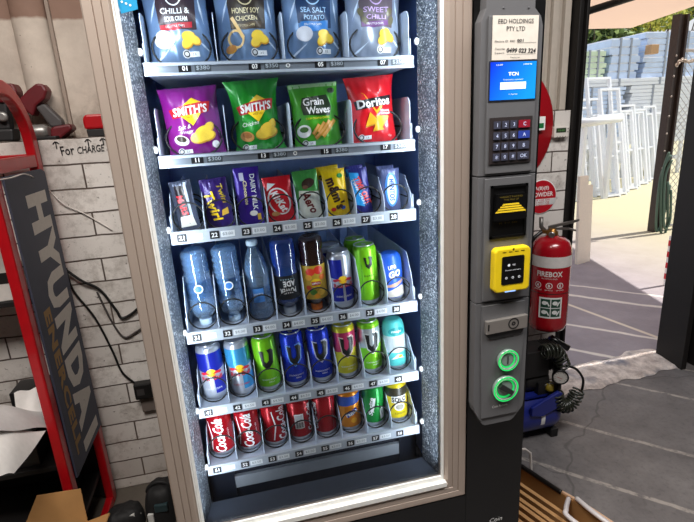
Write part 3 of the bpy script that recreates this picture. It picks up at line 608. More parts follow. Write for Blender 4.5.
def a_dairy(m, s): vert(m, s, 'DAIRY MILK', .090, .011, WHITE, .012, .085, -pi/2, .02, 0); vert(m, s, 'Chocolate', .060, .009, cream, -.006, .085, -pi/2); m.dec(s, ell(.009, .007), F('milk', (236, 232, 226)), x=.006, y=.032, e=.0014, sub=.01); m.dec(s, rect(.008, .016), GOLD, x=.018, y=.022, e=.0012, sub=.01); m.dec(s, rect(.010, .02), F('pale_tag', (210, 206, 224)), x=-.012, y=.125, e=.0012, sub=.01)
bar(2, 2, .056, .148, .016, M('dairy_purple', (58, 30, 140), .28, .15, var=.1), a_dairy, 'tall purple chocolate block with white vertical lettering on the third shelf', seed=6, lean=-.02)
def a_kit(m, s):
    m.dec(s, ell(.026, .036), WHITE, x=0, y=.055, rot=.3, e=.0012, sub=.008); m.dec(s, ell(.022, .032), F('kit_red', (200, 20, 34)), x=0, y=.055, rot=.3, e=.0018, sub=.008)
    vert(m, s, 'KitKat', .058, .019, WHITE, .0, .055, -pi/2+.45, .04, .2, .0026); m.dec(s, poly([(-.026, .084), (-.004, .100), (-.022, .104)]), WHITE, e=.0012, sub=.01); m.dec(s, ell(.010, .006), F('kit_wafer', (200, 150, 90)), x=-.012, y=.024, e=.0016, sub=.01)
bar(2, 3, .064, .118, .022, M('kit_film', (212, 24, 38), .28, .1, var=.1), a_kit, 'bright red wafer bar with white oval lettering on the third shelf', seed=7, lean=-.05)
def a_aero(m, s):
    m.dec(s, poly([(-.028, .0), (.028, .0), (.028, .070), (-.02, .078)]), F('aero_pale', (222, 226, 214)), e=.0010, sub=.01); vert(m, s, 'Aero', .060, .022, F('aero_brown', (110, 40, 40)), .002, .045, -pi/2+.35, .03, .2); m.dec(s, ell(.016, .012), F('aero_choc', (60, 40, 32)), x=.004, y=.094, rot=.4, e=.0014, sub=.01); m.dec(s, ell(.007, .005), F('aero_choc2', (110, 80, 60)), x=-.004, y=.085, e=.002, sub=.01)
bar(2, 4, .058, .128, .020, M('aero_green', (70, 150, 70), .28, .1, var=.15), a_aero, 'green and white chocolate bar with brown lettering on the third shelf', seed=8, lean=-.07)
def a_mm(m, s): vert(m, s, "m&m's", .085, .026, F('mm_brown', (60, 34, 24)), -.001, .062, -pi/2+.22, .05, 0, .0014); m.dec(s, ell(.007, .006), F('mm_green', (40, 150, 60)), x=.014, y=.106, e=.0014, sub=.01); m.dec(s, ell(.006, .005), F('mm_red', (200, 40, 40)), x=-.012, y=.020, e=.0014, sub=.01); m.dec(s, ell(.006, .005), F('mm_blue', (40, 90, 190)), x=.012, y=.022, e=.0014, sub=.01)
mm = bar(2, 5, .056, .124, .024, M('mm_yellow', (240, 200, 20), .28, .05, var=.08), a_mm, 'yellow candy bag with dark brown lettering, front of its slot on the third shelf', 'candy_bag', 9, -.08)
c2 = copy_tree(mm); c2.location = mm.location+Vector((-.006, .052, .006)); tag(c2, 'yellow candy bag half hidden behind the front yellow one on the third shelf')
def a_to(m, s): m.dec(s, poly([(-.022, .03), (.004, .02), (.0, .11), (-.022, .115)]), F('to_blue', (40, 150, 215)), e=.001, sub=.01); vert(m, s, 'TIME OUT', .080, .016, F('to_red', (226, 70, 60)), .004, .062, -pi/2+.3, .03); vert(m, s, 'TIME OUT', .078, .006, WHITE, -.006, .060, -pi/2+.3, .02)
to = bar(2, 6, .046, .122, .018, M('to_film', (40, 40, 110), .28, .15, var=.15), a_to, 'blue wafer bar with red diagonal lettering, near the right of the third shelf', seed=10, lean=-.10, dx=-.008)
def a_bl(m, s): m.dec(s, ell(.017, .046), F('bubble_blue', (60, 130, 205)), y=.060, e=.001, sub=.008); m.dec(s, ell(.012, .040), F('bubble_pale', (190, 214, 236)), y=.060, e=.0016, sub=.008); vert(m, s, 'MENTOS', .060, .013, F('bubble_navy', (40, 80, 170)), 0, .060, -pi/2, .03, .1, .0022)
b28 = bar(2, 7, .046, .116, .020, M('bubble_film', (92, 100, 140), .25, .3, var=.2), a_bl, 'clear blue oval candy pack, rightmost on the third shelf', 'candy_bag', 12, -.02, dx=-.004)
for src, nm in ((to, 'purple wafer bar standing behind the blue one on the third shelf'), (b28, 'candy pack behind the rightmost blue one on the third shelf')):
    c2 = copy_tree(src); c2.location = src.location+Vector((.004, .056, .004)); tag(c2, nm)

# ---- cans
def can(r, h, bodym, art, loc, label, group, lean=-.045, yaw=0, bands=None, shoulder='std', name='drink_can', cat='drink can'):
    m = MB(); nk = .83; kk = .0358/r if r > .032 else .0345/r; r0 = r; h0 = h; r = r*kk; h = h*(1.06 if r0 < .032 else 1.03); loc = (loc[0], loc[1]+r-r0, loc[2])
    if bands: bands = [(z*h/h0, mm) for z, mm in bands]
    if shoulder == 'round': prof = [(r*.80, 0, ALU), (r*.88, .002, ALU), (r*.96, .010, None), (r, .018, None)]+[(r, z, mm) for z, mm in (bands or [])]+[(r, h-.035, None), (r*.97, h-.022), (r*.86, h-.008), (r*.70, h-.001), (r*.5, h)]
    else: prof = [(r*.78, .0035, ALU), (r*.80, 0, ALU), (r*.84, .001, ALU), (r*.985, .014, None), (r, .019, None)]+[(r, z, mm) for z, mm in (bands or [])]+[(r, h-.016), (r*.97, h-.012), (r*nk, h-.002)]
    m.lathe(prof, bodym, 32, cap=True); s = cyl_surf(r); art(m, lambda a, b, e, S=s: S(a*kk, b*h/h0, e))
    o = m.build(name, loc=(loc[0], loc[1], loc[2]+abs(sin(lean))*r*.8), rot=(0, lean, yaw)); tag(o, label, cat, group)
    if shoulder == 'std':
        q = MB(); q.lathe([(r*nk*1.02, h-.003), (r*nk*1.03, h), (r*nk*.98, h+.001), (r*nk*.92, h-.004), (.001, h-.0035)], ALU, 28); q.prism([(-.004, -.012), (.004, -.012), (.007, .004), (0, .012), (-.007, .004)], flat((0, 0, h-.0034), (1, 0, 0), (0, 1, 0)), .0005, .0016, ALU); q.build('lid', o)
    return o
def put(ti, k, r, d=0, dx=0): x, z = slot(ti, k); return (x+dx+.0022, YF+.018+r+d*.084, z)
G4, G5, G6 = 'drinks on the fourth shelf', 'cans on the fifth shelf', 'cans on the bottom shelf'
def w_(m, s, geo, mat, x=0, y=0, rot=0, e=.0005): m.dec(s, geo, mat, x=x, y=y, rot=rot, e=e, sub=.007)
rbB = M('bull_blue', (28, 40, 160), .28, .35, var=.06); rbS = M('bull_silver', (196, 200, 210), .28, .6, var=.05); rbR = F('bull_red', (206, 24, 50))
def a_rb(h, blue=rbB, lightpanel=False, tall=False):
    def f(m, s):
        w_(m, s, poly([(-.064, h*.60), (.0, h*.52), (.0, h*.88), (-.064, h*.88)]), blue); w_(m, s, poly([(.004, h*.13), (.064, h*.13), (.064, h*.44), (.004, h*.38)]), blue)
        if not tall: w_(m, s, poly([(.0, h*.52), (.064, h*.60), (.064, h*.88), (.0, h*.88)]), blue)
        else: w_(m, s, poly([(-.064, h*.13), (-.002, h*.13), (-.002, h*.38), (-.064, h*.40)]), blue)
        w_(m, s, ell(.011, .011), F('bull_gold', (244, 196, 40)), y=h*.52, e=.0008)
        for sx in (-1, 1): w_(m, s, poly([(sx*.003, h*.50), (sx*.012, h*.545), (sx*.024, h*.53), (sx*.026, h*.50), (sx*.020, h*.485), (sx*.012, h*.50)][::sx]), rbR, e=.0011)
        w_(m, s, txt('Red Bull', w=.05, h=.012, bold=.03), rbR, y=h*.42, rot=0, e=.0011); w_(m, s, txt('ENERGY DRINK', w=.04, h=.005), WHITE if not lightpanel else rbR, y=h*.22, e=.0011)
    return f
vcol = F('v_black', (16, 22, 20)); vrim = F('v_rim', (235, 240, 235))
def v_mark(m, s, y, k, c=vcol, rim=None, rot=0, x=0):
    P = [(-.020, .030), (-.008, .027), (-.007, -.004), (-.001, -.011), (.006, -.002), (.006, .020), (.001, .031), (.013, .034), (.020, .026), (.017, -.012), (.002, -.033), (-.012, -.018)]
    if rim: w_(m, s, poly([(a*k*1.22, b*k*1.14) for a, b in P]), rim, x, y, rot, .0008)
    w_(m, s, poly([(a*k, b*k) for a, b in P]), c, x, y, rot, .0012)
def a_v(h, rim=None, c=vcol, top=None, k=.92, yy=.60):
    def f(m, s):
        if top: w_(m, s, poly([(-.07, h*.46), (.07, h*.60), (.07, h*.88), (-.07, h*.88)]), top, e=.0003)
        v_mark(m, s, h*yy, k, c, rim, -.06); w_(m, s, txt('GUARANA ENERGY', w=.040, h=.0045), WHITE, y=h*.22, e=.0008); w_(m, s, txt('500ml', h=.004), WHITE, x=.004, y=h*.17, e=.0008)
    return f
vG = M('v_green', (128, 206, 30), .28, .35, var=.06); vB = M('v_blue', (22, 56, 190), .26, .4, var=.08); vY = M('v_yellow', (214, 204, 40), .28, .35); vP = M('v_pink', (190, 50, 96), .28, .35); vS = M('v_silver', (186, 194, 196), .28, .6)
def a_v4(h):
    def f(m, s): v_mark(m, s, h*.72, .55, vcol); w_(m, s, rect(.0012, h*.5), F('v_dark_green', (70, 140, 20)), x=.016, y=h*.45); w_(m, s, rect(.0012, h*.5), F('v_dark_green', (70, 140, 20)), x=-.018, y=h*.45); w_(m, s, txt('ENERGY', w=.026, h=.005), vcol, y=h*.5)
    return f
# fourth shelf, slots 36 and 37, each with a second can behind
for d, lab in ((0, 'blue and silver energy can, front of its slot on the fourth shelf'), (1, 'blue and silver energy can half hidden behind another on the fourth shelf')):
    can(.0295, .158, rbS, a_rb(.158, tall=True), put(3, 5, .0295, d, -.006*d), lab, G4, -.05)
for d, lab in ((0, 'bright green energy can, front of its slot on the fourth shelf'), (1, 'bright green energy can half hidden behind another on the fourth shelf')):
    can(.0300, .168, vG, a_v4(.168), put(3, 6, .0300, d, -.006*d), lab, G4, -.05)
# fifth shelf
L5 = [(rbS, lambda h: a_rb(h), .0290, 'dark blue and silver energy can, leftmost on the fifth shelf'), (rbS, lambda h: a_rb(h, M('bull_sky', (60, 150, 200), .28, .4), True), .0290, 'sky blue and silver energy can, second on the fifth shelf'),
      (vG, lambda h: a_v(h, None), .0300, 'lime green can with a black mark on the fifth shelf, third from left'), (vB, lambda h: a_v(h, F('v_skyrim', (90, 150, 235))), .0300, 'deep blue can beside the lime green can on the fifth shelf'),
      (vB, lambda h: a_v(h, F('v_palerim', (196, 200, 226))), .0300, 'deep blue can with a pale outlined mark beside the pink can, fifth shelf'), (vY, lambda h: a_v(h, F('v_pinkrim', (230, 200, 190)), vcol, vP), .0300, 'pink and yellow can on the fifth shelf'),
      (vG, lambda h: a_v(h, F('v_whiterim', (226, 230, 226)), vcol, vS), .0300, 'silver and lime can on the fifth shelf')]
for k, (bm_, art, r, lab) in enumerate(L5):
    h = .158; can(r, h, bm_, art(h), put(4, k, r), lab, G5, R.uniform(-.055, -.038))
teal = M('teal_can', (84, 196, 190), .35, .1); pal = M('pale_can', (206, 216, 216), .35, .1)
def a_teal(m, s): w_(m, s, ell(.022, .013), F('teal_dark', (40, 150, 150)), y=.118, e=.0006); w_(m, s, txt('moju', w=.026, h=.010, bold=.02), WHITE, y=.118, e=.001); w_(m, s, rect(.026, .032), F('pale_patch', (190, 198, 200)), y=.082, e=.0006); w_(m, s, poly([(-.02, .03), (0, .048), (.02, .03), (.004, .036)]), WHITE, e=.0008); w_(m, s, ell(.006, .004), YEL, x=.006, y=.040, e=.0012)
can(.0295, .148, teal, a_teal, put(4, 7, .0295), 'teal and white round shouldered can, rightmost on the fifth shelf', G5, -.05, bands=[(.052, pal), (.104, None)], shoulder='round')
# bottom shelf
cokeR = M('cola_red', (176, 16, 30), .26, .35, var=.06)
def a_coke(h, x=0):
    def f(m, s):
        w_(m, s, txt('Coca-Cola', w=h*.80, h=.029, bold=.022, shear=.35), WHITE, x=-.004+x, y=h*.52, rot=pi/2); w_(m, s, poly([(-.034+x, .02), (-.031+x, .02), (-.022+x, h*.5), (-.030+x, h*.86), (-.033+x, h*.86), (-.026+x, h*.5)]), WHITE); w_(m, s, txt('ORIGINAL TASTE', w=.036, h=.004), WHITE, x=.022+x, y=h*.5, rot=pi/2)
    return f
def a_cokeback(m, s):
    w_(m, s, rect(.026, .048), WHITE, x=-.004, y=.066)
    for i in range(9): w_(m, s, rect((.0012, .002, .0008)[i % 3], .018), vcol, x=-.013+i*.0024, y=.054, e=.0009)
    for i in range(6): w_(m, s, rect(.020, .0012), F('fine_print', (120, 120, 124)), x=-.004, y=.070+i*.003, e=.0009)
    w_(m, s, txt('Coca-Cola', w=.09, h=.02, bold=.02, shear=.35), WHITE, x=.030, y=.068, rot=pi/2)
def a_plainred(m, s): w_(m, s, txt('Coca-Cola', w=.09, h=.02, bold=.02, shear=.35), WHITE, x=-.037, y=.068, rot=pi/2); w_(m, s, rect(.002, .10), F('cola_dark', (110, 8, 20)), x=.02, y=.066)
def a_orange(m, s):
    w_(m, s, poly([(-.06, .082), (.06, .094), (.06, .118), (-.06, .118)]), F('orange_blue', (40, 80, 170)), e=.0003); w_(m, s, poly([(-.018, .062), (.014, .078), (.020, .064), (-.012, .046)]), F('orange_blue2', (30, 60, 150)), e=.0006); w_(m, s, txt('Fanta', w=.036, h=.014, bold=.04), WHITE, y=.062, rot=.4, e=.001); w_(m, s, ell(.009), F('orange_fruit', (250, 180, 40)), x=.006, y=.036, e=.0006)
def a_green(m, s):
    w_(m, s, poly([(-.016, .05), (-.006, .098), (.002, .098), (-.008, .05)]), WHITE); w_(m, s, txt('Sprite', w=.062, h=.016, bold=.03, shear=.2), WHITE, x=-.012, y=.070, rot=pi/2-.1, e=.0008); w_(m, s, rect(.016, .036), F('label_white', (220, 226, 222)), x=.020, y=.040)
def a_solo(m, s):
    w_(m, s, poly([(-.06, .088), (.06, .088), (.06, .118), (-.06, .118)]), F('solo_dark', (48, 44, 30)), e=.0003); w_(m, s, rect(.046, .022), WHITE, y=.078, e=.0005); w_(m, s, txt('SOLO', w=.044, h=.018, bold=.04), F('solo_print', (60, 54, 30)), y=.078, e=.0009)
    w_(m, s, ell(.016, .013), WHITE, y=.052, e=.0006); w_(m, s, ell(.012, .010), F('solo_grey', (140, 136, 120)), y=.052, e=.001); w_(m, s, txt('LEMON', w=.030, h=.006), F('solo_print', (60, 54, 30)), y=.030, e=.0008)
L6 = [(cokeR, a_coke(.133), 'red cola can with white script, leftmost on the bottom shelf'), (cokeR, a_coke(.133, .002), 'red cola can with white script, second on the bottom shelf'), (cokeR, a_coke(.133, .026), 'red cola can with script turned to its right side, third on the bottom shelf'),
      (cokeR, a_cokeback, 'red cola can turned to show its white barcode panel, bottom shelf'), (cokeR, a_plainred, 'plain red can face beside the orange can on the bottom shelf'), (M('orange_can', (232, 140, 30), .28, .35), a_orange, 'orange soft drink can on the bottom shelf'),
      (M('lime_can', (20, 140, 56), .28, .35), a_green, 'green lemonade can on the bottom shelf'), (M('lemon_can', (226, 202, 30), .28, .35), a_solo, 'yellow lemon drink can, rightmost on the bottom shelf')]
for k, (bm_, art, lab) in enumerate(L6): can(.0330, .133, bm_, art, put(5, k, .0330), lab, G6, R.uniform(-.05, -.035))

# ---- bottles (most stand on their caps)
def pet(tint): return glass_mat('pet_%d_%d_%d' % tuple(int(c*100) for c in tint), tint, 2.2, .06, .16, tuple(int(255*c) for c in tint))
def bottle(prof, mt, loc, label, capm, capr, capz, inv, lean, liquid=None, art=None, ribs=None, group=G4, labelband=None):
    prof = [(p[0]*1.07, *p[1:]) for p in prof]; capr *= 1.07; loc = (loc[0], loc[1]+.0025, loc[2])
    h = prof[-1][1]; T = Matrix.Translation((0, 0, h+capz)) @ Matrix.Rotation(pi, 4, 'X') if inv else Matrix.Identity(4)
    m = MB(); m.lathe(prof, mt, 30, T)
    o = m.build('drink_bottle', loc=(loc[0], loc[1], loc[2]+abs(sin(lean))*.012), rot=(.03, lean, 0)); tag(o, label, 'bottle', group)
    q = MB(); z0 = h-.002
    q.lathe([(capr*.9, z0-.002), (capr, z0), (capr, z0+capz-.001), (capr*.92, z0+capz+.002), (.0005, z0+capz+.002)], capm, 24, T); q.build('cap', o)
    if liquid:
        q = MB(); q.lathe([(max(r_-.0022, .002), z_) for r_, z_ in [(p[0], p[1]) for p in prof if p[1] < h-.02]], liquid, 26, T); q.build('drink', o)
    if labelband:
        z0, z1, r_, lm, la = labelband; r_ *= 1.065; q = MB(); s = cyl_surf(r_)
        q.grid(lambda u, v: s((u-.5)*2*pi*r_, z0+(z1-z0)*v, 0), 40, 3, lm); la(q, s); q.build('wrap_label', o)
    return o
def ribbed(r, h):
    p = [(r*.7, 0), (r*.95, .006), (r, .016)]; z = .022
    while z < h*.66: p += [(r, z), (r*.90, z+.005), (r, z+.010)]; z += .016
    return p+[(r, h*.76), (r*.96, h*.84), (r*.80, h*.91), (r*.52, h*.96), (r*.42, h*.97), (r*.40, h)]
wat = pet((.72, .84, .95)); watl = glass_mat('still_water', (.84, .93, 1.0), .6, .02, .32, (132, 198, 252)); capw = M('pale_blue_cap', (206, 228, 242), .4)
def a_wlab(m, s): m.dec(s, ell(.012, .012), WHITE, y=.115, e=.0006, sub=.008); m.dec(s, ell(.009, .009), F('water_badge', (60, 120, 190)), y=.115, e=.001, sub=.008)
wl = glass_mat('clear_label', (.78, .88, .97), .8, .02)
for k, lab in ((0, 'clear ribbed water bottle standing on its cap, leftmost on the fourth shelf'), (1, 'clear ribbed water bottle standing on its cap, second on the fourth shelf')):
    bottle(ribbed(.033, .205), wat, put(3, k, .033), lab, capw, .0158, .014, True, -.04, watl, labelband=(.085, .135, .0338, wl, a_wlab))
def a_w3(m, s): m.dec(s, rect(.030, .040), F('water_label', (70, 130, 200)), x=-.004, y=.075, e=.0006, sub=.008); m.dec(s, txt('WATER', w=.026, h=.008), WHITE, x=-.004, y=.078, e=.001, sub=.008)
bottle([(.022, 0), (.030, .006), (.0335, .02), (.031, .045), (.0325, .06), (.0325, .10), (.030, .12), (.0325, .135), (.026, .17), (.017, .195), (.0125, .203), (.0125, .215)], wat, put(3, 2, .0335), 'clear water bottle standing upright with its cap on top, fourth shelf', capw, .0145, .010, False, -.045, watl, labelband=(.058, .100, .0334, wl, a_w3))
def a_pow(m, s):
    m.dec(s, txt('POWER', w=.046, h=.017, bold=.04), WHITE, x=-.001, y=.078, rot=pi+.03, e=.0008, sub=.006); m.dec(s, txt('ADE', w=.034, h=.017, bold=.04), WHITE, x=.004, y=.099, rot=pi+.03, e=.0008, sub=.006)
    for i in range(6): m.dec(s, ell(.0016), F('label_dot', (170, 200, 210)), x=-.018+i*.007, y=.112, e=.0008)
bottle([(.024, 0), (.031, .006), (.0335, .02), (.034, .060), (.030, .085), (.0335, .095), (.0335, .170), (.031, .182), (.025, .192), (.018, .198), (.0155, .205)], pet((.30, .52, .90)), put(3, 3, .0335), 'blue sports drink bottle with black label standing on its white cap', F('sport_cap', (206, 214, 222)), .0170, .018, True, -.04, glass_mat('blue_drink', (.25, .50, .92), .3, 0, .6, (24, 92, 200)), labelband=(.052, .122, .0345, F('label_black', (20, 24, 30)), a_pow))
def a_lip(m, s):
    m.dec(s, ell(.016, .014), F('lip_yellow', (240, 200, 40)), y=.090, e=.0012, sub=.007); m.dec(s, rect(.026, .011), F('lip_red', (190, 30, 36)), y=.090, e=.0018, sub=.007); m.dec(s, txt('LIPTON', w=.022, h=.006, bold=.03), WHITE, y=.090, e=.0024, sub=.007)
    for a, b, c, r_ in ((-.014, .124, (226, 60, 40), .013), (.010, .128, (220, 50, 36), .014), (-.020, .108, (246, 180, 60), .010), (.020, .106, (236, 120, 40), .010), (-.010, .064, (80, 140, 50), .010), (.014, .062, (246, 200, 70), .012), (.0, .052, (226, 150, 40), .009), (-.022, .078, (200, 70, 40), .008)): m.dec(s, ell(r_, r_*.85), F('fruit_%d' % (a*1e4+b*1e5), c), x=a, y=b, e=.0006, sub=.007)
bottle([(.022, 0), (.030, .006), (.0325, .02), (.031, .05), (.0325, .065), (.0325, .160), (.030, .178), (.022, .192), (.0155, .199), (.0145, .206)], pet((.42, .26, .20)), put(3, 4, .0325), 'iced tea bottle with fruit label standing on its orange cap', F('orange_cap', (238, 120, 34)), .0160, .016, True, -.04, glass_mat('brown_tea', (.50, .26, .14), .3, 0, .5, (92, 48, 40)), labelband=(.042, .142, .0334, F('lip_base', (196, 160, 50)), a_lip))
def a_up(m, s):
    w_(m, s, poly([(-.05, .012), (.05, .012), (.05, .030), (.02, .044), (-.02, .030), (-.05, .04)]), F('up_cream', (214, 206, 190)), e=.0004); w_(m, s, poly([(-.04, .040), (.0, .042), (.034, .056), (.03, .062), (-.01, .050), (-.04, .046)]), F('up_choc', (196, 150, 120)), e=.0006)
    w_(m, s, txt('UP&', w=.022, h=.012, bold=.04, shear=.2), WHITE, x=-.004, y=.100, rot=.2, e=.001); w_(m, s, txt('GO', w=.034, h=.020, bold=.05, shear=.2), WHITE, x=.002, y=.080, rot=.2, e=.001)
up = M('carton_blue', (36, 90, 190), .35, .05)
can(.0310, .136, up, a_up, put(3, 7, .0310, 0, -.004), 'blue and white breakfast drink carton bottle, right end of the fourth shelf', G4, -.05, shoulder='round', name='drink_bottle', cat='bottle')
# ================================================================== LEFT SIDE
wall_back = bpy.data.objects['wall_back']
s = flat((0, WY-.0015, 0)); m = MB(); mk = F('marker_ink', (24, 20, 22), .8)
def at2(px, py, y=WY): return aty(px, py, y)
a, b = at2(67.5, 150.5); m.dec(s, txt('For', w=.046, h=.034, bold=.01), mk, x=a, y=b, rot=.05)
a, b = at2(91, 149); m.dec(s, txt('CHARGE', w=.096, h=.026, bold=.012, shear=.2), mk, x=a, y=b, rot=.05)
for px, py in ((56, 144), (88, 141.5), (103, 140.5)):
    a, b = at2(px, py)
    for rt, dx, dy, L in ((0, 0, -.004, .026), (.8, .006, .004, .014), (-.8, -.006, .004, .014)): m.dec(s, rect(.004, L), mk, x=a+dx, y=b+dy, rot=rt)
m.build('handwriting', wall_back)
# battery display rack
RX = -.66; redp = M('red_powder_coat', (176, 10, 22), .35, .1, var=.08, coat=.3)
rk = tag(empty('battery_display_rack', (-.90, 1.80, 0)), 'red framed battery display rack with a dark lettered side board, against the white brick wall', 'display rack')
sx = flat((RX, 0, 0), (0, 1, 0))
def side_frame(x):
    s = flat((x, 0, 0), (0, 1, 0)); cy, cz, ro = 1.802, 1.530, .205; m = MB(); ri = ro-.048; N = 24
    out = [(cy-ro, 0)]+[(cy-ro*cos(pi*i/N), cz+ro*sin(pi*i/N)) for i in range(N+1)]+[(cy+ro, 0)]
    inn = [(cy-ri, 0)]+[(cy-ri*cos(pi*i/N), cz+ri*sin(pi*i/N)) for i in range(N+1)]+[(cy+ri, 0)]
    n = len(out); vs = [s(*p, d) for d in (-.032, 0) for p in out+inn]; K = 2*n; fs = []
    for i in range(n-1): fs += [(i, i+1, n+i+1, n+i), (K+i, K+n+i, K+n+i+1, K+i+1), (i, K+i, K+i+1, i+1), (n+i, n+i+1, K+n+i+1, K+n+i)]
    fs += [(0, n, K+n, K), (n-1, K+n-1, K+2*n-1, 2*n-1)]
    return m.add(vs, fs, redp)
part(side_frame(RX+.002), 'side_frame', rk, bevel=.006); part(side_frame(-1.16), 'side_frame', rk, bevel=.006)
for yy in (1.622, 1.984): part(MB().box(-1.162, RX-.03, yy-.012, yy+.012, 1.455, 1.50, redp), 'cross_bar', rk, bevel=.003)
part(MB().box(RX-.028, RX, 1.645, 1.96, 1.455, 1.497, redp), 'cross_bar', rk, bevel=.003)
part(MB().box(RX-.030, RX, 1.60, 2.0, 0.0, .035, redp), 'foot_bar', rk, bevel=.004); part(MB().box(-1.19, -1.16, 1.60, 2.0, 0, .035, redp), 'foot_bar', rk, bevel=.004)
slate = M('slate_board', (62, 65, 82), .6, var=.08, scale=12); m = MB(); m.prism([(1.646, .386), (1.99, .380), (1.99, 1.435), (1.96, 1.447), (1.646, 1.447)], sx, .002, .008, slate)
hy = F('board_grey_print', (214, 206, 198), .7); m.dec(sx, txt('HYUNDA', w=.885, h=.185, bold=.06), hy, x=1.858, y=.932, rot=-pi/2, e=.0088); m.dec(sx, rect(.046, .185), hy, x=1.858, y=.428, rot=-pi/2, e=.0088)
m.dec(sx, txt('ENERCELL', w=.555, h=.060, bold=.05), F('board_bronze_print', (164, 128, 80), .7), x=1.722, y=.722, rot=-pi/2, e=.0088); part(m, 'side_board', rk)
dk = M('rack_black', (22, 20, 20), .6)
for zz, ya in ((1.0, 1.86), (.44, 1.66), (.16, 1.66)): part(MB().box(-1.155, RX-.035, ya, 1.985, zz-.02, zz, dk), 'shelf', rk, bevel=.003)
part(MB().box(-1.155, RX-.035, 1.99, 1.999, .03, .42, dk), 'back_panel', rk)
# things on the rack
wc = F('carton_white', (214, 208, 202), .7)
def carton(x0, x1, y0, y1, z0, z1, mt, name, label, cat, deco=None, bevel=.003):
    m = MB(); m.box(x0, x1, y0, y1, z0, z1, mt)
    if deco: deco(m)
    return tag(m.build(name, bevel=bevel), label, cat)
def d1(m):
    s = flat((-.80, 0, 0), (0, 1, 0)); m.dec(s, rect(.11, .04), dk, x=1.925, y=1.085); m.dec(s, txt('12V', h=.014), WHITE, x=1.95, y=1.085, e=.0012); f_ = flat((-.925, 1.87, 1.085)); m.dec(f_, rect(.25, .04), dk)
carton(-1.05, -.80, 1.87, 1.98, 1.001, 1.19, wc, 'battery_carton', 'white battery carton with a black stripe on the upper rack shelf', 'box', d1)
def d2(m):
    s = flat((-.70, 0, 0), (0, 1, 0)); m.dec(s, ell(.026), WHITE, x=1.92, y=.515); m.dec(s, ell(.019), F('badge_red', (150, 30, 36)), x=1.92, y=.515, e=.0012); m.dec(s, ell(.012), WHITE, x=1.92, y=.515, e=.0018)
    m.dec(s, rect(.07, .07), WHITE, x=1.92, y=.59, e=.0006)
carton(-.90, -.70, 1.87, 1.98, .441, .64, F('box_black', (24, 22, 24)), 'battery_box', 'black battery box with a round white badge low on the rack', 'box', d2)
carton(-1.10, -.77, 1.68, 1.85, .441, .56, F('box_charcoal', (40, 40, 42)), 'storage_case', 'charcoal case under the loose papers on the lower rack shelf', 'case')
paper = F('paper', (240, 236, 232), .8); paper2 = F('grey_paper', (206, 202, 200), .8)
def sheet(px, xs, mt, label, sag=.02):
    P = []
    for (a, b), x in zip(px, xs): y, z = atx(a, b, x); P.append(Vector((x, y, z)))
    def fn(u, v):
        p = P[0]*(1-u)*(1-v)+P[1]*u*(1-v)+P[2]*u*v+P[3]*(1-u)*v; p.z += sag*sin(pi*u)*sin(pi*v)+.004*sin(9*u+4*v); return p
    tag(MB().grid(fn, 14, 14, mt).build('paper_sheet'), label, 'paper', 'loose papers on the rack')
sheet([(-30, 432), (47, 428), (47, 412), (-25, 402)], (-.76, -.70, -.72, -.84), paper2, 'grey sheet of paper lying uppermost behind the front rack post', .01)
sheet([(-20, 476), (14, 474), (46, 431), (-25, 428)], (-.72, -.70, -.70, -.78), paper, 'large white sheet hanging over the edge of the lower rack shelf', .012)
sheet([(14, 393), (42, 386), (48, 424), (18, 424)], (-.80, -.74, -.72, -.80), paper, 'small white sheet sticking up above the other papers on the rack', .005)
# cordless tools on the ledge
tr_ = M('tool_red', (92, 14, 22), .45, var=.12); tg = M('tool_grey', (70, 66, 66), .6); tk_ = M('tool_black', (26, 24, 25), .6); ts = M('tool_silver', (150, 148, 144), .4, .6)
def zp(pts, y): return [aty(a/4.745, 60+b/4.745, y) for a, b in pts]
def drop(o):                                   # stand it on the ledge
    zz = [(ch.matrix_world @ v.co).z if False else v.co.z for ch in ([o] if o.type == 'MESH' else o.children) for v in ch.data.vertices]; o.location.z += LZ-min(zz)+.0008
def tool(parts, y, th, label):
    e = tag(empty('cordless_drill', (0, 0, 0)), label, 'power tool')
    for nm, pts, mt, k in parts:
        s = flat((0, y, 0)); m = MB(); m.prism(zp(pts, y), s, -th*k/2, th*k/2, mt); m.build(nm, e, bevel=.008)
    drop(e); return e
tool([('motor_housing', [(98, 197), (140, 150), (185, 115), (215, 118), (238, 150), (226, 188), (185, 222), (172, 272), (140, 250)], tr_, 1), ('handle', [(176, 225), (218, 208), (300, 286), (306, 318), (250, 322)], tg, .7), ('battery_pack', [(236, 352), (262, 318), (342, 304), (357, 330), (300, 374), (246, 377)], tr_, 1.1), ('chuck', [(104, 200), (140, 246), (120, 262), (92, 222)], ts, .6)], 2.155, .065, 'dark red cordless drill on the brick ledge, grey handle sloping down to the right')
e = tool([('motor_housing', [(-70, 112), (76, 113), (97, 150), (92, 185), (40, 205), (-70, 200)], tr_, 1), ('handle', [(-10, 200), (40, 200), (62, 330), (0, 335)], tk_, .7), ('battery_pack', [(-60, 330), (78, 325), (84, 384), (-60, 390)], tk_, 1.1)], 2.15, .07, 'dark red power tool behind the arch of the red rack')
m = MB(); yy, th = 2.15, .07; x, z = aty(10/4.745, 60+268/4.745, 2.11); m.lathe([(.018, 0), (.018, .008), (.010, .011)], ts, 20, Matrix.Translation((x, 2.115, z)) @ Matrix.Rotation(pi/2, 4, 'X')); m.build('dial', e)
e = empty('grinder_body', (0, 0, 0)); tag(e, 'squat grey and black power tool body lying between the two red tools', 'power tool')
x0, z0 = aty(150/4.745, 60+335/4.745, 2.15); x1, z1 = aty(232/4.745, 60+330/4.745, 2.15)
m = MB(); m.lathe([(.012, 0), (.024, .006), (.026, .03), (.026, .06), (.018, .075)], ts, 20, Matrix.Translation((x0, 2.10, LZ+.03)) @ Matrix.Rotation(pi/2, 4, 'Y')); m.build('motor', e)
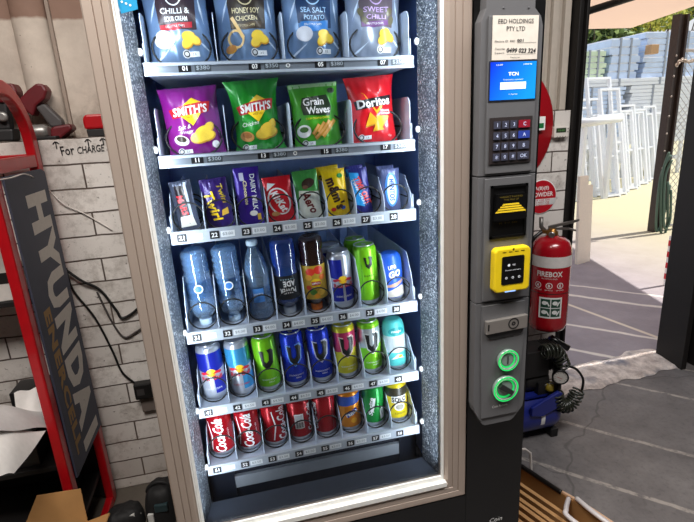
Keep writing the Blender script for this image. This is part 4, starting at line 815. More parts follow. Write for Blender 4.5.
MB().box(x0-.01, x0+.10, 2.08, 2.13, LZ+.0005, LZ+.012, tk_).build('base', e, bevel=.003)
xa, za = aty(85, 128, 2.10); xb, zb_ = aty(112, 128, 2.10)
e = empty('battery_charger', (0, 0, 0)); tag(e, 'bright red battery charger on the brick ledge beside the machine', 'charger')
s = flat((0, 2.13, 0)); z0 = LZ+.0008
MB().prism([(xa+.002, z0+.028), (xb, z0+.028), (xb, z0+.082), (xa+.012, z0+.082), (xa, z0+.066)], s, -.05, .05, F('charger_red', (176, 16, 26))).build('body', e, bevel=.008)
MB().prism([(xa+.008, z0), (xb, z0), (xb, z0+.028), (xa+.006, z0+.028)], s, -.045, .045, tk_).build('base', e, bevel=.003)
# cables
ck = M('cable_black', (16, 15, 15), .5)
def wp(px, py, d=.008): x, z = aty(px, py, WY-d); return (x, WY-d, z)
m = MB(); m.tube(smooth_path([wp(66, 268, .012), wp(73, 290), wp(95, 318), wp(112, 350), wp(122, 372), wp(136, 384), wp(141, 388, .02)], 8), .0045, ck, 8)
ca = empty('power_cable', (0, 0, 0)); tag(ca, 'black power cable hanging down the brick wall to a square plug adapter', 'cable'); m.build('cord', ca)
x, z = aty(144, 389, WY-.02); m = MB(); m.box(x-.036, x+.036, WY-.045, WY-.0035, z-.036, z+.036, ck); s = flat((x, WY-.045, z)); m.dec(s, rect(.03, .03), F('plug_grey', (60, 58, 58)), x=-.01, e=.0006); m.build('adapter', ca, bevel=.006)
x2, z2 = aty(147, 402, WY-.01); MB().box(x2-.022, x2+.035, WY-.022, WY-.0035, z2-.04, z2+.04, F('socket_grey', (110, 100, 94))).build('socket', ca, bevel=.003)
m = MB(); m.tube(smooth_path([wp(66, 270, .024), wp(82, 281, .02), wp(100, 290), wp(116, 310), wp(122, 318), wp(134, 312), wp(150, 296)], 8), .0055, ck, 8); tag(m.build('extension_cord'), 'thick black cord looping across the brick wall behind the machine', 'cord')
m = MB(); m.tube(smooth_path([wp(97, 292, .010), wp(112, 322), wp(124, 337), wp(136, 332), wp(150, 322)], 8), .004, M('cable_grey', (70, 64, 62), .5), 8); tag(m.build('extension_cord'), 'thinner grey cord sagging below the black loop on the brick wall', 'cord')
pts = []
for px, py in ((-14, 182), (10, 178), (27, 174.5)): y, z = atx(px, py, RX+.018); pts.append((RX+.018, y, z))
pts += [wp(45, 186, .02), wp(62, 203, .012), wp(85, 214, .008), wp(112, 230, .006)]
m = MB(); m.tube(smooth_path(pts, 8), .0022, F('wire_white', (214, 206, 200)), 6); tag(m.build('thin_wire'), 'thin white wire running from the rack board across the brick wall', 'wire')
# floor clutter, left
cb = M('cardboard', (168, 124, 74), .8, var=.1, scale=14); cbd = M('cardboard_inside', (132, 92, 52), .85, var=.1)
bx = tag(empty('cardboard_box', (-.70, 1.39, 0)), 'open brown cardboard box on the floor in front of the red rack', 'box')
m = MB(); m.box(-.80, -.795, 1.28, 1.50, 0, .31, cb); m.box(-.60, -.595, 1.28, 1.50, 0, .31, cb); m.box(-.795, -.60, 1.28, 1.285, 0, .31, cb); m.box(-.795, -.60, 1.495, 1.50, 0, .31, cb); m.box(-.795, -.60, 1.285, 1.495, 0, .006, cbd); part(m, 'carton_body', bx)
def flap(p, mt=cb):
    P = [Vector(q) for q in p]; n = (P[1]-P[0]).cross(P[2]-P[0]).normalized()*.004; m = MB(); m.add(P+[q+n for q in P], [(0, 1, 2, 3), (7, 6, 5, 4), (0, 4, 5, 1), (1, 5, 6, 2), (2, 6, 7, 3), (3, 7, 4, 0)], mt); return m
part(flap([(-.80, 1.497, .31), (-.595, 1.497, .31), (-.605, 1.53, .425), (-.735, 1.53, .432)]), 'flap', bx)
part(flap([(-.597, 1.50, .312), (-.597, 1.30, .312), (-.525, 1.33, .345), (-.515, 1.47, .352)]), 'flap', bx)
part(flap([(-.798, 1.285, .312), (-.798, 1.495, .312), (-.87, 1.44, .30), (-.87, 1.30, .29)]), 'flap', bx); part(flap([(-.595, 1.283, .312), (-.80, 1.283, .312), (-.76, 1.21, .29), (-.63, 1.21, .29)]), 'flap', bx)
def lump(cx, cy, rx, ry, h, mt, name, label, cat, rot=0, marks=()):
    def fn(u, v):
        a = 2*pi*u; k = cos(v*pi/2)**.45; return Vector((rx*k*abs(cos(a))**.7*(1 if cos(a) > 0 else -1), ry*k*abs(sin(a))**.7*(1 if sin(a) > 0 else -1), h*sin(v*pi/2)**.8+.004*sin(7*a+9*v)*sin(pi*v)+.001))
    m = MB(); m.grid(fn, 32, 10, mt)
    o = tag(m.build(name, loc=(cx, cy, 0), rot=(0, 0, rot)), label, cat)
    for i, (dx, dy, dz, w_, h_) in enumerate(marks):
        q = MB(); q.box(dx-w_/2, dx+w_/2, dy-.012, dy, dz-h_/2, dz+h_/2, F('mark_white', (206, 206, 202))); q.build('white_patch', o)
    return o
blk = M('black_nylon', (20, 19, 20), .7, bump=.3)
lump(-.585, 1.815, .075, .06, .085, blk, 'tool_pouch', 'small round black pouch with white patches on the floor beside the box', 'pouch', .2, ((.03, -.035, .068, .02, .012), (.055, -.02, .045, .018, .025)))
o = lump(-.435, 1.83, .065, .075, .155, blk, 'tool_bag', 'taller black tool bag on the floor against the left side of the machine', 'tool bag', -.1, ((-.03, -.068, .05, .022, .045),))
m = MB(); m.tube(arc((0, -.01, .12), .05, .2, pi-.2, 12), .008, blk, 8); m.build('handle', o)
m = MB(); m.box(-.012, .04, -.077, -.055, .075, .11, F('teal_patch', (40, 58, 62))); m.build('pocket', o, bevel=.004)

# ================================================================== RIGHT SIDE OF THE MACHINE
# large red disc
m = MB(); T = Matrix.Translation((1.178, WY-.0015, 1.483)) @ Matrix.Rotation(pi/2, 4, 'X'); m.lathe([(.30, 0), (.30, .004), (.292, .012), (.001, .022)], F('sign_red', (158, 12, 26)), 48, T)
s = flat((1.178, WY-.021, 1.483)); m.dec(s, rect(.06, .06), WHITE, x=.205, y=.01, e=.016); m.dec(s, rect(.045, .022), F('sign_green', (30, 110, 60)), x=.205, y=.0, e=.017)
tag(m.build('fire_sign'), 'large red round fire sign on the brick wall, mostly behind the grey panel', 'sign')
m = MB(); T = Matrix.Translation((1.437, WY-.0015, 1.150)) @ Matrix.Rotation(pi/2, 4, 'X'); m.lathe([(.083, 0), (.083, .002), (.0825, .0025), (.001, .0026)], WHITE, 40, T, True)
s = flat((1.437, WY-.0042, 1.150)); rs = F('sign_red2', (186, 20, 36))
up_ = [(.079*cos(a), .079*sin(a)) for a in [(-.12+(pi+.24)*i/24) for i in range(25)]]; lo_ = [(.079*cos(a), .079*sin(a)) for a in [(pi+.55+(pi-1.1)*i/16) for i in range(17)]]
m.dec(s, poly(up_), rs, e=.0004); m.dec(s, poly(lo_), rs, e=.0004)
m.dec(s, txt('A(B)(E)', w=.078, h=.021, bold=.02), WHITE, x=.0, y=.040, e=.001); m.dec(s, txt('POWDER', w=.118, h=.022, bold=.02), WHITE, x=.004, y=.012, e=.001)
for i in range(3): m.dec(s, txt('DO NOT USE' if i else 'FOR USE ON', w=.09, h=.008), rs, x=0, y=-.016-.011*i, e=.0006)
tag(m.build('powder_sign'), 'small red and white round powder extinguisher sign on the brick wall', 'sign')
m = MB(); x0, x1 = 1.470, 1.548; m.box(x0, x1, WY-.028, WY-.0035, 1.424, 1.474, F('device_white', (214, 208, 200))); s = flat(((x0+x1)/2, WY-.028, 1.448)); m.dec(s, rect(.052, .020), F('lcd_green', (40, 52, 38)), x=-.004, y=.008); m.dec(s, txt('88:88', w=.036, h=.009), F('lcd_glow', (90, 140, 80)), x=-.004, y=.008, e=.0012)
for i in range(4): m.dec(s, ell(.0028, .002), F('btn', (120, 114, 108)), x=-.022+i*.014, y=-.020)
m.dec(s, rect(.006, .006), F('btn', (120, 114, 108)), x=.032, y=.014); m.dec(s, rect(.006, .006), F('btn', (120, 114, 108)), x=.032, y=0); tag(m.build('wall_timer', bevel=.003), 'white wall timer with a small dark display beside the steel column', 'timer')
def up_pt(px, py): x, z = aty(px, py, WY+.16); return (x, WY+.16, z)
m = MB(); m.tube(smooth_path([up_pt(574, 5), up_pt(575, 35), up_pt(569, 62), up_pt(566, 80), up_pt(556, 92), up_pt(546, 98)], 8), .004, ck, 6); tag(m.build('wall_cable'), 'dark cable hanging in front of the ribbed boards above the brick', 'cable')
# fire extinguisher
EX, EY = 1.428, 1.934
ex = tag(empty('fire_extinguisher', (EX, EY, .525), (0, 0, -.63)), 'red fire extinguisher with a white band hanging on the brick wall by the door', 'fire extinguisher')
er = M('extinguisher_red', (168, 12, 28), .25, var=.04, coat=.6); r = .091
m = MB(); m.lathe([(.070, 0), (.082, .004), (.088, .018), (r, .035), (r, .385), (.088, .408), (.078, .432), (.058, .450), (.030, .456), (.026, .462)], er, 40); s = cyl_surf(r)
m.dec(s, rect(.36, .052), F('band_white', (222, 216, 212)), y=.352, e=.0008, sub=.012); m.dec(s, txt('FIREBOX', w=.115, h=.026, bold=.03), F('band_white', (222, 216, 212)), y=.296, e=.0008, sub=.012); m.dec(s, txt('FIRE EXTINGUISHER', w=.07, h=.006), F('band_white', (222, 216, 212)), y=.274, e=.0008, sub=.012)
for i, L in enumerate(('A', 'B', 'E')):
    m.dec(s, ring2(.015, .012, 20), WHITE, x=-.05+.05*i, y=.240, e=.0008, sub=.01); m.dec(s, txt(L, h=.014, bold=.02), WHITE, x=-.05+.05*i, y=.240, e=.0012); m.dec(s, txt('DRY POWDER', w=.036, h=.005), WHITE, x=-.05+.05*i, y=.218, e=.0008, sub=.01)
m.dec(s, rect(.30, .003), bk, y=.200, e=.0008, sub=.012); m.dec(s, rect(.104, .104), WHITE, x=.012, y=.130, e=.0008, sub=.012); gp = F('pictogram_green', (26, 70, 52))
for i in range(2):
    for j in range(2):
        a, b = .012-.023+.046*i, .130-.023+.046*j; m.dec(s, rect(.042, .042), gp, x=a, y=b, e=.0013, sub=.012); m.dec(s, ell(.012, .010), WHITE, x=a-.004, y=b+.002, e=.0018, sub=.01); m.dec(s, rect(.006, .024), WHITE, x=a+.011, y=b-.002, rot=.5*(1-2*i), e=.0018, sub=.01)
m.dec(s, rect(.02, .10), F('side_label', (190, 186, 180)), x=-.115, y=.13, e=.0008, sub=.012); m.build('cylinder', ex)
m = MB(); m.lathe([(.024, .458), (.026, .460), (.026, .480), (.018, .486), (.018, .496)], M('brass', (150, 110, 60), .35, .8), 24); m.box(-.045, .0, -.012, .012, .470, .486, M('brass', (150, 110, 60), .35, .8)); m.build('valve', ex)
lev = M('lever_steel', (120, 116, 112), .4, .7)
m = MB(); m.prism([(-.02, .492), (.085, .522), (.11, .534), (.11, .540), (.08, .532), (-.02, .504)], flat((0, -.0, 0)), -.009, .009, lev); m.prism([(-.02, .488), (.07, .490), (.10, .484), (.10, .490), (.07, .498), (-.02, .497)], flat((0, 0, 0)), -.008, .008, lev); m.build('lever', ex)
m = MB(); m.lathe([(.014, 0), (.014, .010), (.011, .012)], CHROME, 18, Matrix.Translation((-.002, -.026, .470)) @ Matrix.Rotation(pi/2, 4, 'X')); m.build('gauge', ex)
m = MB(); m.tube([(-.03, 0, .478), (-.05, 0, .50), (-.052, 0, .545)], .010, lev, 10); m.tube(smooth_path([(-.045, -.004, .478), (-.085, -.03, .44), (-.108, -.03, .36), (-.112, -.03, .22), (-.108, -.03, .10)], 6), .009, bk, 8); m.build('hose', ex)
m = MB(); m.box(-.03, .03, .098, .108, .30, .44, lev); m.build('bracket', ex)
# compressor on the floor
cp = tag(empty('air_compressor', (1.32, 1.86, 0)), 'small blue tank air compressor with a black pump on the floor behind the machine', 'air compressor')
blu = M('tank_blue', (30, 42, 128), .35, .1, coat=.4); TT = Matrix.Translation((1.035, 1.86, .135)) @ Matrix.Rotation(pi/2, 4, 'Y')
part(MB().lathe([(.02, 0), (.07, .01), (.098, .035), (.105, .06), (.105, .35), (.098, .375), (.07, .40), (.02, .412)], blu, 36, TT), 'tank', cp)
m = MB(); sT = lambda x, y, e: Vector((x, 1.86-(.105+e)*cos(y/.105), .135+(.105+e)*sin(y/.105))); m.dec(sT, txt('1', h=.085, bold=.05), WHITE, x=1.312, y=.01, e=.001, sub=.01); part(m, 'tank_marking', cp)
for x in (1.13, 1.40): part(MB().box(x-.02, x+.02, 1.78, 1.94, .0, .045, dk), 'foot', cp, bevel=.005)
part(MB().box(1.10, 1.42, 1.79, 1.93, .235, .247, blu), 'platform', cp)
m = MB(); m.box(1.12, 1.36, 1.80, 1.92, .34, .47, dk)
for i in range(6): m.box(1.365+.012*i, 1.371+.012*i, 1.80, 1.92, .36, .47, dk)
m.lathe([(.05, 0), (.055, .02), (.055, .12), (.03, .13)], dk, 24, Matrix.Translation((1.25, 1.86, .30)) @ Matrix.Rotation(pi/2, 4, 'Y')); part(m, 'pump', cp, bevel=.004)
m = MB(); m.box(1.30, 1.36, 1.79, 1.83, .247, .31, dk); m.lathe([(.02, 0), (.02, .04), (.012, .05)], lev, 16, Matrix.Translation((1.40, 1.80, .25))); m.tube(smooth_path([(1.33, 1.80, .29), (1.38, 1.78, .30), (1.42, 1.80, .28)], 6), .008, lev, 8); m.lathe([(.018, 0), (.022, .01), (.018, .04)], M('knob_yellow', (150, 130, 40), .5), 14, Matrix.Translation((1.36, 1.79, .262))); part(m, 'regulator', cp)
m = MB(); m.tube(smooth_path([(1.40, 1.90, .24), (1.43, 1.90, .36), (1.44, 1.90, .44), (1.43, 1.90, .48)], 6), .012, blu, 10); part(m, 'carry_handle', cp)
m = MB(); m.tube([(1.43, 1.90, .478), (1.46, 1.885, .455), (1.505, 1.86, .425)], .016, bk, 10); part(m, 'handle_grip', cp)
m = MB(); m.prism([(1.24, .215), (1.38, .275), (1.40, .265), (1.40, .20), (1.30, .16), (1.24, .17)], flat((0, 1.752, 0)), -.01, .01, blu); part(m, 'tank_bracket', cp, bevel=.004)
gx, gz = aty(561, 377.5, 1.74); m = MB(); T = Matrix.Translation((gx, 1.745, gz)) @ Matrix.Rotation(-.5, 4, 'Z') @ Matrix.Rotation(pi/2, 4, 'X'); m.lathe([(.034, -.02), (.037, 0), (.037, .006), (.033, .009), (.031, .005), (.001, .005)], bk, 32, T)
s = flat(T @ Vector((0, 0, .0055)), T.to_3x3() @ Vector((1, 0, 0)), T.to_3x3() @ Vector((0, 1, 0))); m.dec(s, ell(.030), F('dial_white', (196, 192, 186)), e=.0004)
for i in range(11):
    a = -.7+i*(pi+1.4)/10; m.dec(s, rect(.0016, .006), bk, x=.025*cos(a), y=.025*sin(a), rot=a+pi/2, e=.0008)
m.dec(s, rect(.002, .026), F('needle', (170, 30, 30)), x=-.004, y=-.002, rot=1.2, e=.001); m.dec(s, txt('psi', h=.006), bk, y=-.014, e=.0008)
m.tube([(gx+.006, 1.755, gz-.03), (gx+.008, 1.77, gz-.10), (gx+.01, 1.78, gz-.13)], .010, bk, 8)
tag(m.build('pressure_gauge'), 'round white dial pressure gauge hanging on the coiled hose', 'gauge')
base = smooth_path([Vector((aty(a, b, 1.775)[0], 1.775, aty(a, b, 1.775)[1])) for a, b in ((543, 352), (556, 352), (563, 366))], 10)
def coil(path, R_, turns):
    out = []; N = turns*14
    for i in range(N+1):
        t = i/N*(len(path)-1); k = min(int(t), len(path)-2); p = path[k].lerp(path[k+1], t-k); d = (path[k+1]-path[k]).normalized(); n1 = Vector((0, 1, 0)); n2 = d.cross(n1).normalized(); a = 2*pi*i/14; out.append(p+(n1*cos(a)+n2*sin(a))*R_)
    return out
hm = M('hose_green_black', (34, 38, 28), .4, coat=.3); m = MB(); m.tube(coil(base, .032, 9), .0055, hm, 6)
b2 = [Vector((aty(a, b, 1.74)[0], 1.765, aty(a, b, 1.765)[1])) for a, b in ((560, 392), (561, 400), (566, 405), (573, 404), (578, 398), (581, 390))]; b2 = smooth_path(b2, 5); m.tube(coil(b2, .030, 13), .0055, hm, 6)
m.tube(smooth_path([Vector((aty(a, b, 1.765)[0], 1.765, aty(a, b, 1.765)[1])) for a, b in ((566, 366), (576, 369), (583, 379), (582, 390))], 8), .006, bk, 8)
tag(m.build('coiled_air_hose'), 'dark coiled air hose draped over the compressor beside the gauge', 'hose')
# carton of flattened cardboard at the front right
ang = math.atan2(-.325, .118); ct = tag(empty('cardboard_tray', (1.10, 1.36, 0), (0, 0, ang)), 'brown carton full of folded cardboard on the floor at the right of the machine', 'carton')
# local x runs toward the viewer along the visible right side; local y to the right
m = MB(); m.box(-.17, .36, -.006, 0, 0, .12, cb); m.box(-.17, .36, -.26, -.254, 0, .12, cb); m.box(-.17, -.164, -.254, -.006, 0, .12, cb); m.box(.354, .36, -.254, -.006, 0, .12, cb); m.box(-.164, .354, -.254, -.006, 0, .006, cbd); m.build('carton_body', ct)
m = MB(); m.tube(smooth_path([(-.17, -.002, .122), (-.05, -.004, .123), (.02, -.003, .121)], 8), [.010]*17, bk, 8); m.build('black_tape', ct)
m = MB(); m.tube(smooth_path([(.02, .002, .121), (.14, .004, .126), (.36, .002, .121)], 8), .006, F('rim_pale', (206, 170, 140)), 8); m.build('pale_rim', ct)
kr = M('kraft_sheet', (186, 142, 92), .8, var=.08)
for i in range(7):
    y = -.05-.028*i; m = MB(); m.box(-.15, .34, y-.010, y+.004, .008, .105-.004*(i % 3), kr); m.build('folded_sheet', ct, rot=(.12, 0, 0))
m = MB(); m.tube(smooth_path([(.06, -.02, .13), (.10, -.10, .155), (.13, -.12, .15), (.30, -.10, .12)], 8), [.009]*25, F('plastic_white', (206, 200, 200), .3), 8); m.tube(smooth_path([(.08, .0, .135), (.16, -.03, .15), (.26, -.02, .13)], 8), .009, F('plastic_white', (206, 200, 200), .3), 8); m.build('plastic_wrap', ct)
wx = [atx(1, 1, 1)] and [(*aty(a, b, 1.56),) for a, b in ((514, 450), (525, 449), (530.5, 453), (531.5, 474), (527, 480))]
m = MB(); m.tube([(x, 1.56, z) for x, z in wx], .0055, F('wire_white', (214, 206, 200)), 8); tag(m.build('wire_handle'), 'white bent wire handle sticking up behind the carton', 'wire')
# ================================================================== YARD
wf = M('white_aluminium', (232, 234, 238), .45, var=.03); wfb = M('wrapped_blue_white', (196, 212, 236), .35, var=.1, scale=4); wgr = M('wrapped_green_white', (206, 222, 190), .4, var=.1, scale=4); strapm = F('strap_grey', (150, 156, 166))
aw = NT('awning_sheet'); aw.nt.nodes.remove(aw.b); d = aw.n('BsdfDiffuse'); d.inputs[0].default_value = C4((236, 214, 200)); t = aw.n('BsdfTranslucent'); t.inputs[0].default_value = C4((206, 172, 152)); mx = aw.n('MixShader'); mx.inputs[0].default_value = .40
aw.l(d.outputs[0], mx.inputs[1]); aw.l(t.outputs[0], mx.inputs[2]); aw.l(mx.outputs[0], [n for n in aw.nt.nodes if n.type == 'OUTPUT_MATERIAL'][0].inputs[0])
e = tag(empty('awning', (2.6, 2.4, 2.6)), 'peach coloured awning sheet over the yard outside the door', 'awning')
m = MB(); m.add([(1.7, 2.36, 2.6), (4.63, 2.36, 2.6), (5.755, 6.353, 2.6), (1.7, 6.46, 2.6)], [(0, 1, 2, 3)], aw.m); part(m, 'sheet', e)
m = MB(); x0, z0 = aty(588, 12, 2.6); x1, z1 = aty(640, -6, 2.6); m.tube([(x0-.5, 2.6, z0-.12), (x1+.5, 2.6, z1+.12)], .02, steel, 8); part(m, 'support_bar', e)
struct(MB().box(1.0, 5.0, 2.305, 2.34, 2.62, 3.3, steel).build('beam_1'))
def bundle(px0, px1, zt, zb, y, dep, layers, mt, label, straps=2):
    xa, _ = aty(px0, 70, y); xb, _ = aty(px1, 70, y)
    e = tag(empty('frame_bundle', ((xa+xb)/2, y, zb)), label, 'frame bundle', 'bundles of window frames in the yard'); m = MB(); hh = (zt-zb)/layers
    for i in range(layers):
        z0 = zb+i*hh; j = .03*((i*7) % 3-1)
        m.box(xa+.03+j, xb-.03+j, y, y+dep, z0, z0+hh*.78, mt); m.box(xa+.07+j, xb-.07+j, y+.02, y+dep-.02, z0+hh*.78, z0+hh, wf)
    part(m, 'frame_stack', e)
    for k in range(straps):
        xx = xa+(xb-xa)*(k+1)/(straps+1); q = MB(); q.box(xx-.02, xx+.02, y-.012, y+dep+.012, zb, zt, strapm); part(q, 'strap', e)
BL = [((576, 628, 1.95, .905, 9.2, 1.2, 12, wfb), 'blue white frame bundle low on the left of the yard behind the leaning frames'), ((632, 700, 1.95, .905, 9.2, 1.2, 14, wf), 'tall white slatted frame bundle low on the right of the yard'),
      ((578, 700, 2.10, 1.955, 9.2, 1.1, 2, wf), 'long flat frame bundle lying across the lower stacks'), ((580, 606, 2.68, 2.105, 9.3, .8, 5, wgr), 'greenish wrapped frame bundle at the upper left of the stacks'), ((608, 639, 2.90, 2.105, 9.3, .9, 5, wfb), 'blue white frame bundle beside the greenish one'),
      ((642, 705, 2.52, 2.105, 9.3, .9, 4, wfb), 'wrapped frame bundle in the middle right of the stacks'), ((642, 705, 3.02, 2.525, 9.35, .8, 4, wfb), 'topmost wrapped frame bundle on the right of the stacks')]
for a, lab in BL: bundle(*a, lab)
xb, _ = aty(651, 48, 9.24); tag(MB().box(xb-.10, xb+.10, 9.13, 9.29, 2.56, 2.74, M('timber_block', (190, 150, 110), .8)).build('timber_block', bevel=.01), 'brown timber block between two wrapped frame bundles', 'block')
for i, (pa, pb) in enumerate(((576, 629), (632, 702))):
    xa, xb = aty(pa, 70, 9.2)[0], aty(pb, 70, 9.2)[0]; m = MB()
    m.box(xa, xb, 9.2, 10.4, .72, .90, wf); m.box(xa, xb, 9.25, 9.31, .32, .40, wf)
    for k in range(8): xx = xa+.03+(xb-xa-.06)*k/7.; m.box(xx-.03, xx+.03, 9.2, 9.26, 0, .72, wf); m.box(xx-.03, xx+.03, 10.3, 10.36, 0, .72, wf)
    tag(m.build('storage_rack'), ('white storage rack under the left frame bundles', 'white storage rack under the right frame bundles')[i], 'rack')
# leaning frames: (foot px, foot py, width, height, lean, turn, mullions)
ORD = ['first', 'second', 'third', 'fourth', 'fifth', 'sixth', 'seventh', 'eighth', 'ninth', 'tenth', 'eleventh', 'twelfth', 'thirteenth', 'fourteenth']
LF = [(577, 190, .42, 1.35, 1), (583, 190, .55, 1.6, 1), (589, 190, .40, 1.40, 0), (594, 192, .48, 1.75, 1), (600, 191, .36, 1.45, 0), (604, 192, .55, 2.10, 2), (610, 193, .40, 1.45, 0), (615, 190, .45, 1.9, 1), (620, 193, .36, 1.45, 0), (625, 192, .50, 1.50, 1), (630, 191, .40, 1.60, 0), (636, 190, .48, 1.45, 1), (641, 190, .40, 1.5, 0), (646, 190, .42, 1.4, 1), (651, 190, .36, 1.55, 0), (657, 190, .44, 1.4, 1)]
ORD += ['fifteenth', 'sixteenth']
for i, (px, py, w_, h_, mu) in enumerate(LF):
    fy = 7.2+.1*sorted(range(16), key=lambda t: abs(t-6.3)).index(i); fx = aty(px, 191, fy)[0]; e = empty('window_frame', (fx-w_*.3, fy, 0), (-.2, 0, .1)); tag(e, ORD[i]+' leaning white window frame from the steel column in the yard', 'window frame', 'white window frames leaning in the yard')
    b = .036; m = MB(); m.box(0, b, 0, .06, 0, h_, wf); m.box(w_-b, w_, 0, .06, 0, h_, wf); m.box(b, w_-b, 0, .06, 0.02, b+.02, wf); m.box(b, w_-b, 0, .06, h_-b, h_, wf); m.build('outer_frame', e)
    for k in range(mu): q = MB(); zz = h_*(k+1)/(mu+1); q.box(b, w_-b, .01, .05, zz-.018, zz+.018, wf); q.build('crossbar', e)
xa, za = aty(578, 114, 7.4); e = None
m = MB(); x0, z0 = aty(574, 124, 7.3); x1, z1 = aty(618, 118, 7.3); m.tube([(x0, 7.2, z0), (x1, 7.25, z1)], .07, wf, 12); m.box(x0+.1, x0+.16, 7.16, 7.24, 0, z0-.05, wf); m.box(x1-.2, x1-.14, 7.2, 7.28, 0, z1-.05, wf); tag(m.build('rail_trestle'), 'white rail trestle in front of the leaning frames', 'trestle')
# board leaning just outside the steel column
v = ray(584, 263); v = v*(-EYE/v.z); m = MB(); m.box(-.10, .02, 0, .03, 0, .9, F('board_cream', (226, 212, 196))); m.box(.03, .10, .01, .04, 0, .8, F('board_cream', (226, 212, 196))); tag(m.build('leaning_board', loc=(v.x, v.y, 0), rot=(-.05, 0, .2)), 'cream boards leaning just outside the black steel column', 'board')
# steel gate post with chain, hose and barrier board
PYY = 4.9; xl, _ = aty(671.5, 85, PYY); xr, _ = aty(681.5, 85, PYY); ps = M('brown_steel', (62, 52, 48), .6, .3, var=.12)
gp_ = tag(empty('gate_post', ((xl+xr)/2, PYY, 0)), 'tall brown steel gate post in the yard wrapped with a chain', 'post')
m = MB(); m.box(xl, xl+.03, PYY, PYY+.10, 0, 2.50, ps); m.box(xl+.03, xr-.03, PYY+.04, PYY+.06, 0, 2.50, ps); m.box(xr-.03, xr, PYY, PYY+.10, 0, 2.50, ps); part(m, 'channel', gp_, bevel=.003)
for z in (.8, 1.0, 1.2, 1.4, 1.62, 1.84, 2.06): part(MB().lathe([(.012, 0), (.012, .008), (.004, .012)], M('bolt', (150, 140, 134), .5, .5), 8, Matrix.Translation((xl+.012, PYY-.0005, z)) @ Matrix.Rotation(pi/2, 4, 'X')), 'bolt', gp_)
chm = M('chain_rust', (196, 182, 170), .5, .5); ce = tag(empty('chain', (0, 0, 0)), 'pale chain looped round the brown gate post', 'chain')
pts = [Vector((aty(a, b, PYY-.03)[0], PYY-.035, aty(a, b, PYY-.03)[1])) for a, b in ((676, 66), (681, 60), (688, 62), (694, 60), (700, 59))]; pts = smooth_path(pts, 4)
for i in range(len(pts)-1):
    a, b = pts[i], pts[i+1]; c = (a+b)/2; d = (b-a).normalized(); up = Vector((0, 0, 1)) if i % 2 else Vector((0, 1, 0)); n = d.cross(up).normalized(); L = (b-a).length*.75; m = MB()
    m.tube([c+d*L*cos(t)+n*.018*sin(t) for t in [2*pi*k/14 for k in range(14)]], .006, chm, 6, closed=True); m.build('link', ce)
pts = [Vector((aty(a, b, PYY-.05)[0], PYY-.05, aty(a, b, PYY-.05)[1])) for a, b in ((682, 66), (679, 80), (684, 92), (680, 106), (676, 118))]
hg = M('hose_green', (70, 96, 84), .5); m = MB()
for j, k in enumerate(((671, 155, 656, 228), (669, 152, 661, 232), (672, 160, 664, 226))):
    P = [(k[0], k[1]), ((k[0]+k[2])/2-3, (k[1]+k[3])/2-14), (k[2], k[3]), (k[2]+6, k[3]-6), (k[0]-1, k[1]+30)]; m.tube(smooth_path([Vector((aty(a, b, PYY-.06-.02*j)[0], PYY-.06-.02*j, aty(a, b, PYY-.06-.02*j)[1])) for a, b in P], 6), .014, hg, 8)
tag(m.build('garden_hose'), 'dark green hose hanging in loops on the gate post', 'hose')
x0, z0 = aty(662, 306, 3.3); x1, z1 = aty(671, 240, 3.3); m = MB(); K = 9; wl_ = F('barrier_white', (238, 232, 228)); rd_ = F('barrier_red', (206, 40, 48))
bx0 = x0+.012; m.box(bx0, bx0+.055, 3.3, 3.33, 0.0, .45, wl_)
for k in range(4): m.box(bx0-.001, bx0+.056, 3.299, 3.331, .06+.1*k, .11+.1*k, rd_)
tag(m.build('barrier_post'), 'short red and white striped barrier post outside the right door jamb', 'barrier post')
# chain-link fence
fm = M('fence_wire', (214, 212, 210), .5, .4); e = tag(empty('chain_link_fence', (4.2, 3.7, 0)), 'pale chain link fence panel right of the gate post', 'fence'); m = MB(); fx0, fx1 = xr+.02, xr+1.4
k = -2.2
while k < 1.4:
    for sg in (1, -1):
        p0 = Vector((fx0 if sg > 0 else fx1, PYY+.05, k)); L = 1.38; q0 = max(0, -k/1.0); q1 = min(L, 2.1-k)
        if q1 > q0: m.tube([p0+Vector((sg*q0, .004*sg, q0)), p0+Vector((sg*q1, .004*sg, q1))], .004, fm, 4)
    k += .085
part(m, 'mesh', e)
for zz in (.05, 2.12): part(MB().tube([(fx0, PYY+.05, zz), (fx1, PYY+.05, zz)], .018, fm, 8), 'rail', e)
# trees
def tree(px, py, y, rad, hgt, label, cols, seed):
    x, z = aty(px, py, y); rr = random.Random(seed); e = tag(empty('tree', (x, y, 0)), label, 'tree', 'trees beyond the yard')
    m = MB(); m.tube([(x, y, 0), (x+.1, y, z*.6), (x-.1, y, z)], [.16, .12, .05], M('bark', (96, 80, 66), .9), 8)
    for i in range(7): a = rr.uniform(0, 6.28); m.tube([(x, y, z*.6), (x+rad*.7*cos(a), y+rad*.5*sin(a), z+rr.uniform(-.3, .7)*hgt)], [.06, .015], M('bark', (96, 80, 66), .9), 5)
    part(m, 'trunk', e); m = MB()
    for i in range(1500):
        a, b = rr.uniform(0, 6.28), rr.uniform(-1, 1); q = rr.random()**.45; c = Vector((x+rad*q*cos(a)*math.sqrt(1-b*b), y+rad*.7*q*sin(a)*math.sqrt(1-b*b), z+hgt*q*b)); d1 = Vector((rr.gauss(0, 1), rr.gauss(0, 1), rr.gauss(0, 1))).normalized()*.14; d2 = d1.cross(Vector((rr.gauss(0, 1), rr.gauss(0, 1), 1))).normalized()*.06
        m.add([c-d1, c+d2, c+d1, c-d2], [(0, 1, 2, 3)], cols[i % len(cols)])
    part(m, 'crown', e)
l1, l2, l3 = M('leaf_dark', (74, 92, 52), .8), M('leaf_mid', (130, 150, 80), .8), M('leaf_yellow', (196, 196, 96), .8)
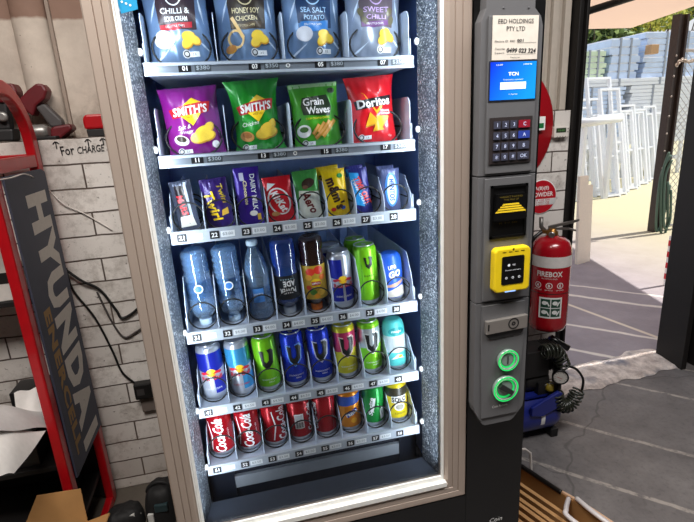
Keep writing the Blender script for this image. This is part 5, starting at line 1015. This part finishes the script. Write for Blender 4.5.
tree(596, 44, 15, 1.3, .75, 'dark leafy tree beyond the stacks next to the steel column', (l1, l1, l2), 1); tree(622, 36, 18.6, .9, .6, 'bushy green tree behind the blue white bundle', (l1, l2, l3), 2); tree(655, 18, 21.5, 1.6, .7, 'yellow green tree behind the topmost bundle', (l3, l2, l3), 3); tree(690, 8, 24.5, 1.4, .6, 'green tree at the far right beyond the gate post', (l2, l1, l3), 4)

# ================================================================== LIGHT
def area(name, loc, target, sx_, sy_, power, col, spread=pi):
    l = bpy.data.lights.new(name, 'AREA'); l.shape = 'RECTANGLE'; l.size = sx_; l.size_y = sy_; l.energy = power; l.color = col; l.spread = spread
    o = bpy.data.objects.new(name, l); COL.objects.link(o); o.location = loc; o.rotation_euler = (Vector(target)-Vector(loc)).to_track_quat('-Z', 'Y').to_euler(); return o
cool = (.80, .90, 1.0)
for x, tx in ((-.168, .10), (.492, .22)):
    area('door_light_strip', (x, 1.136, 1.20), (x+(tx-x)*.25, 1.30, 1.20), .018, 1.30, 2.4, cool, 2.2)
area('top_light_strip', (.16, 1.15, 1.855), (.16, 1.32, 1.2), .62, .02, 1.0, cool)
area('ceiling_fill_light', (-.45, .30, 3.0), (-.45, .45, 0), 1.2, .7, 78, (1, .945, .89))  # unseen fill light, added overhead to brighten the room
area('ceiling_fill_light', (1.3, .30, 3.0), (1.3, .45, 0), 1.2, .7, 50, (.97, .95, .94))  # second added fill, out of view above the right side
sun = bpy.data.lights.new('sun', 'SUN'); so = bpy.data.objects.new('sun', sun); COL.objects.link(so); sun.energy = 6.6; sun.angle = .01; sun.color = (1, .95, .86)
so.rotation_euler = Vector((-1.55, -.04, -2.6)).to_track_quat('-Z', 'Y').to_euler()
wd = bpy.data.worlds.new('sky'); SC.world = wd; wd.use_nodes = True; nt = wd.node_tree; bg = nt.nodes['Background']
tc = nt.nodes.new('ShaderNodeTexCoord'); sp = nt.nodes.new('ShaderNodeSeparateXYZ'); mr = nt.nodes.new('ShaderNodeMapRange'); mr.inputs[1].default_value = -.05; mr.inputs[2].default_value = .6
mx = nt.nodes.new('ShaderNodeMix'); mx.data_type = 'RGBA'; mx.inputs[6].default_value = (1, .98, .95, 1); mx.inputs[7].default_value = (.62, .78, 1, 1)
nt.links.new(tc.outputs['Generated'], sp.inputs[0]); nt.links.new(sp.outputs[2], mr.inputs[0]); nt.links.new(mr.outputs[0], mx.inputs[0]); nt.links.new(mx.outputs[2], bg.inputs[0]); bg.inputs[1].default_value = .9
SC.view_settings.view_transform = 'Standard'; SC.view_settings.look = 'None'; SC.view_settings.exposure = 0; SC.view_settings.gamma = 1
SC.cycles.max_bounces = 8; SC.cycles.transparent_max_bounces = 24; SC.cycles.use_denoising = True; SC.cycles.sample_clamp_indirect = 4
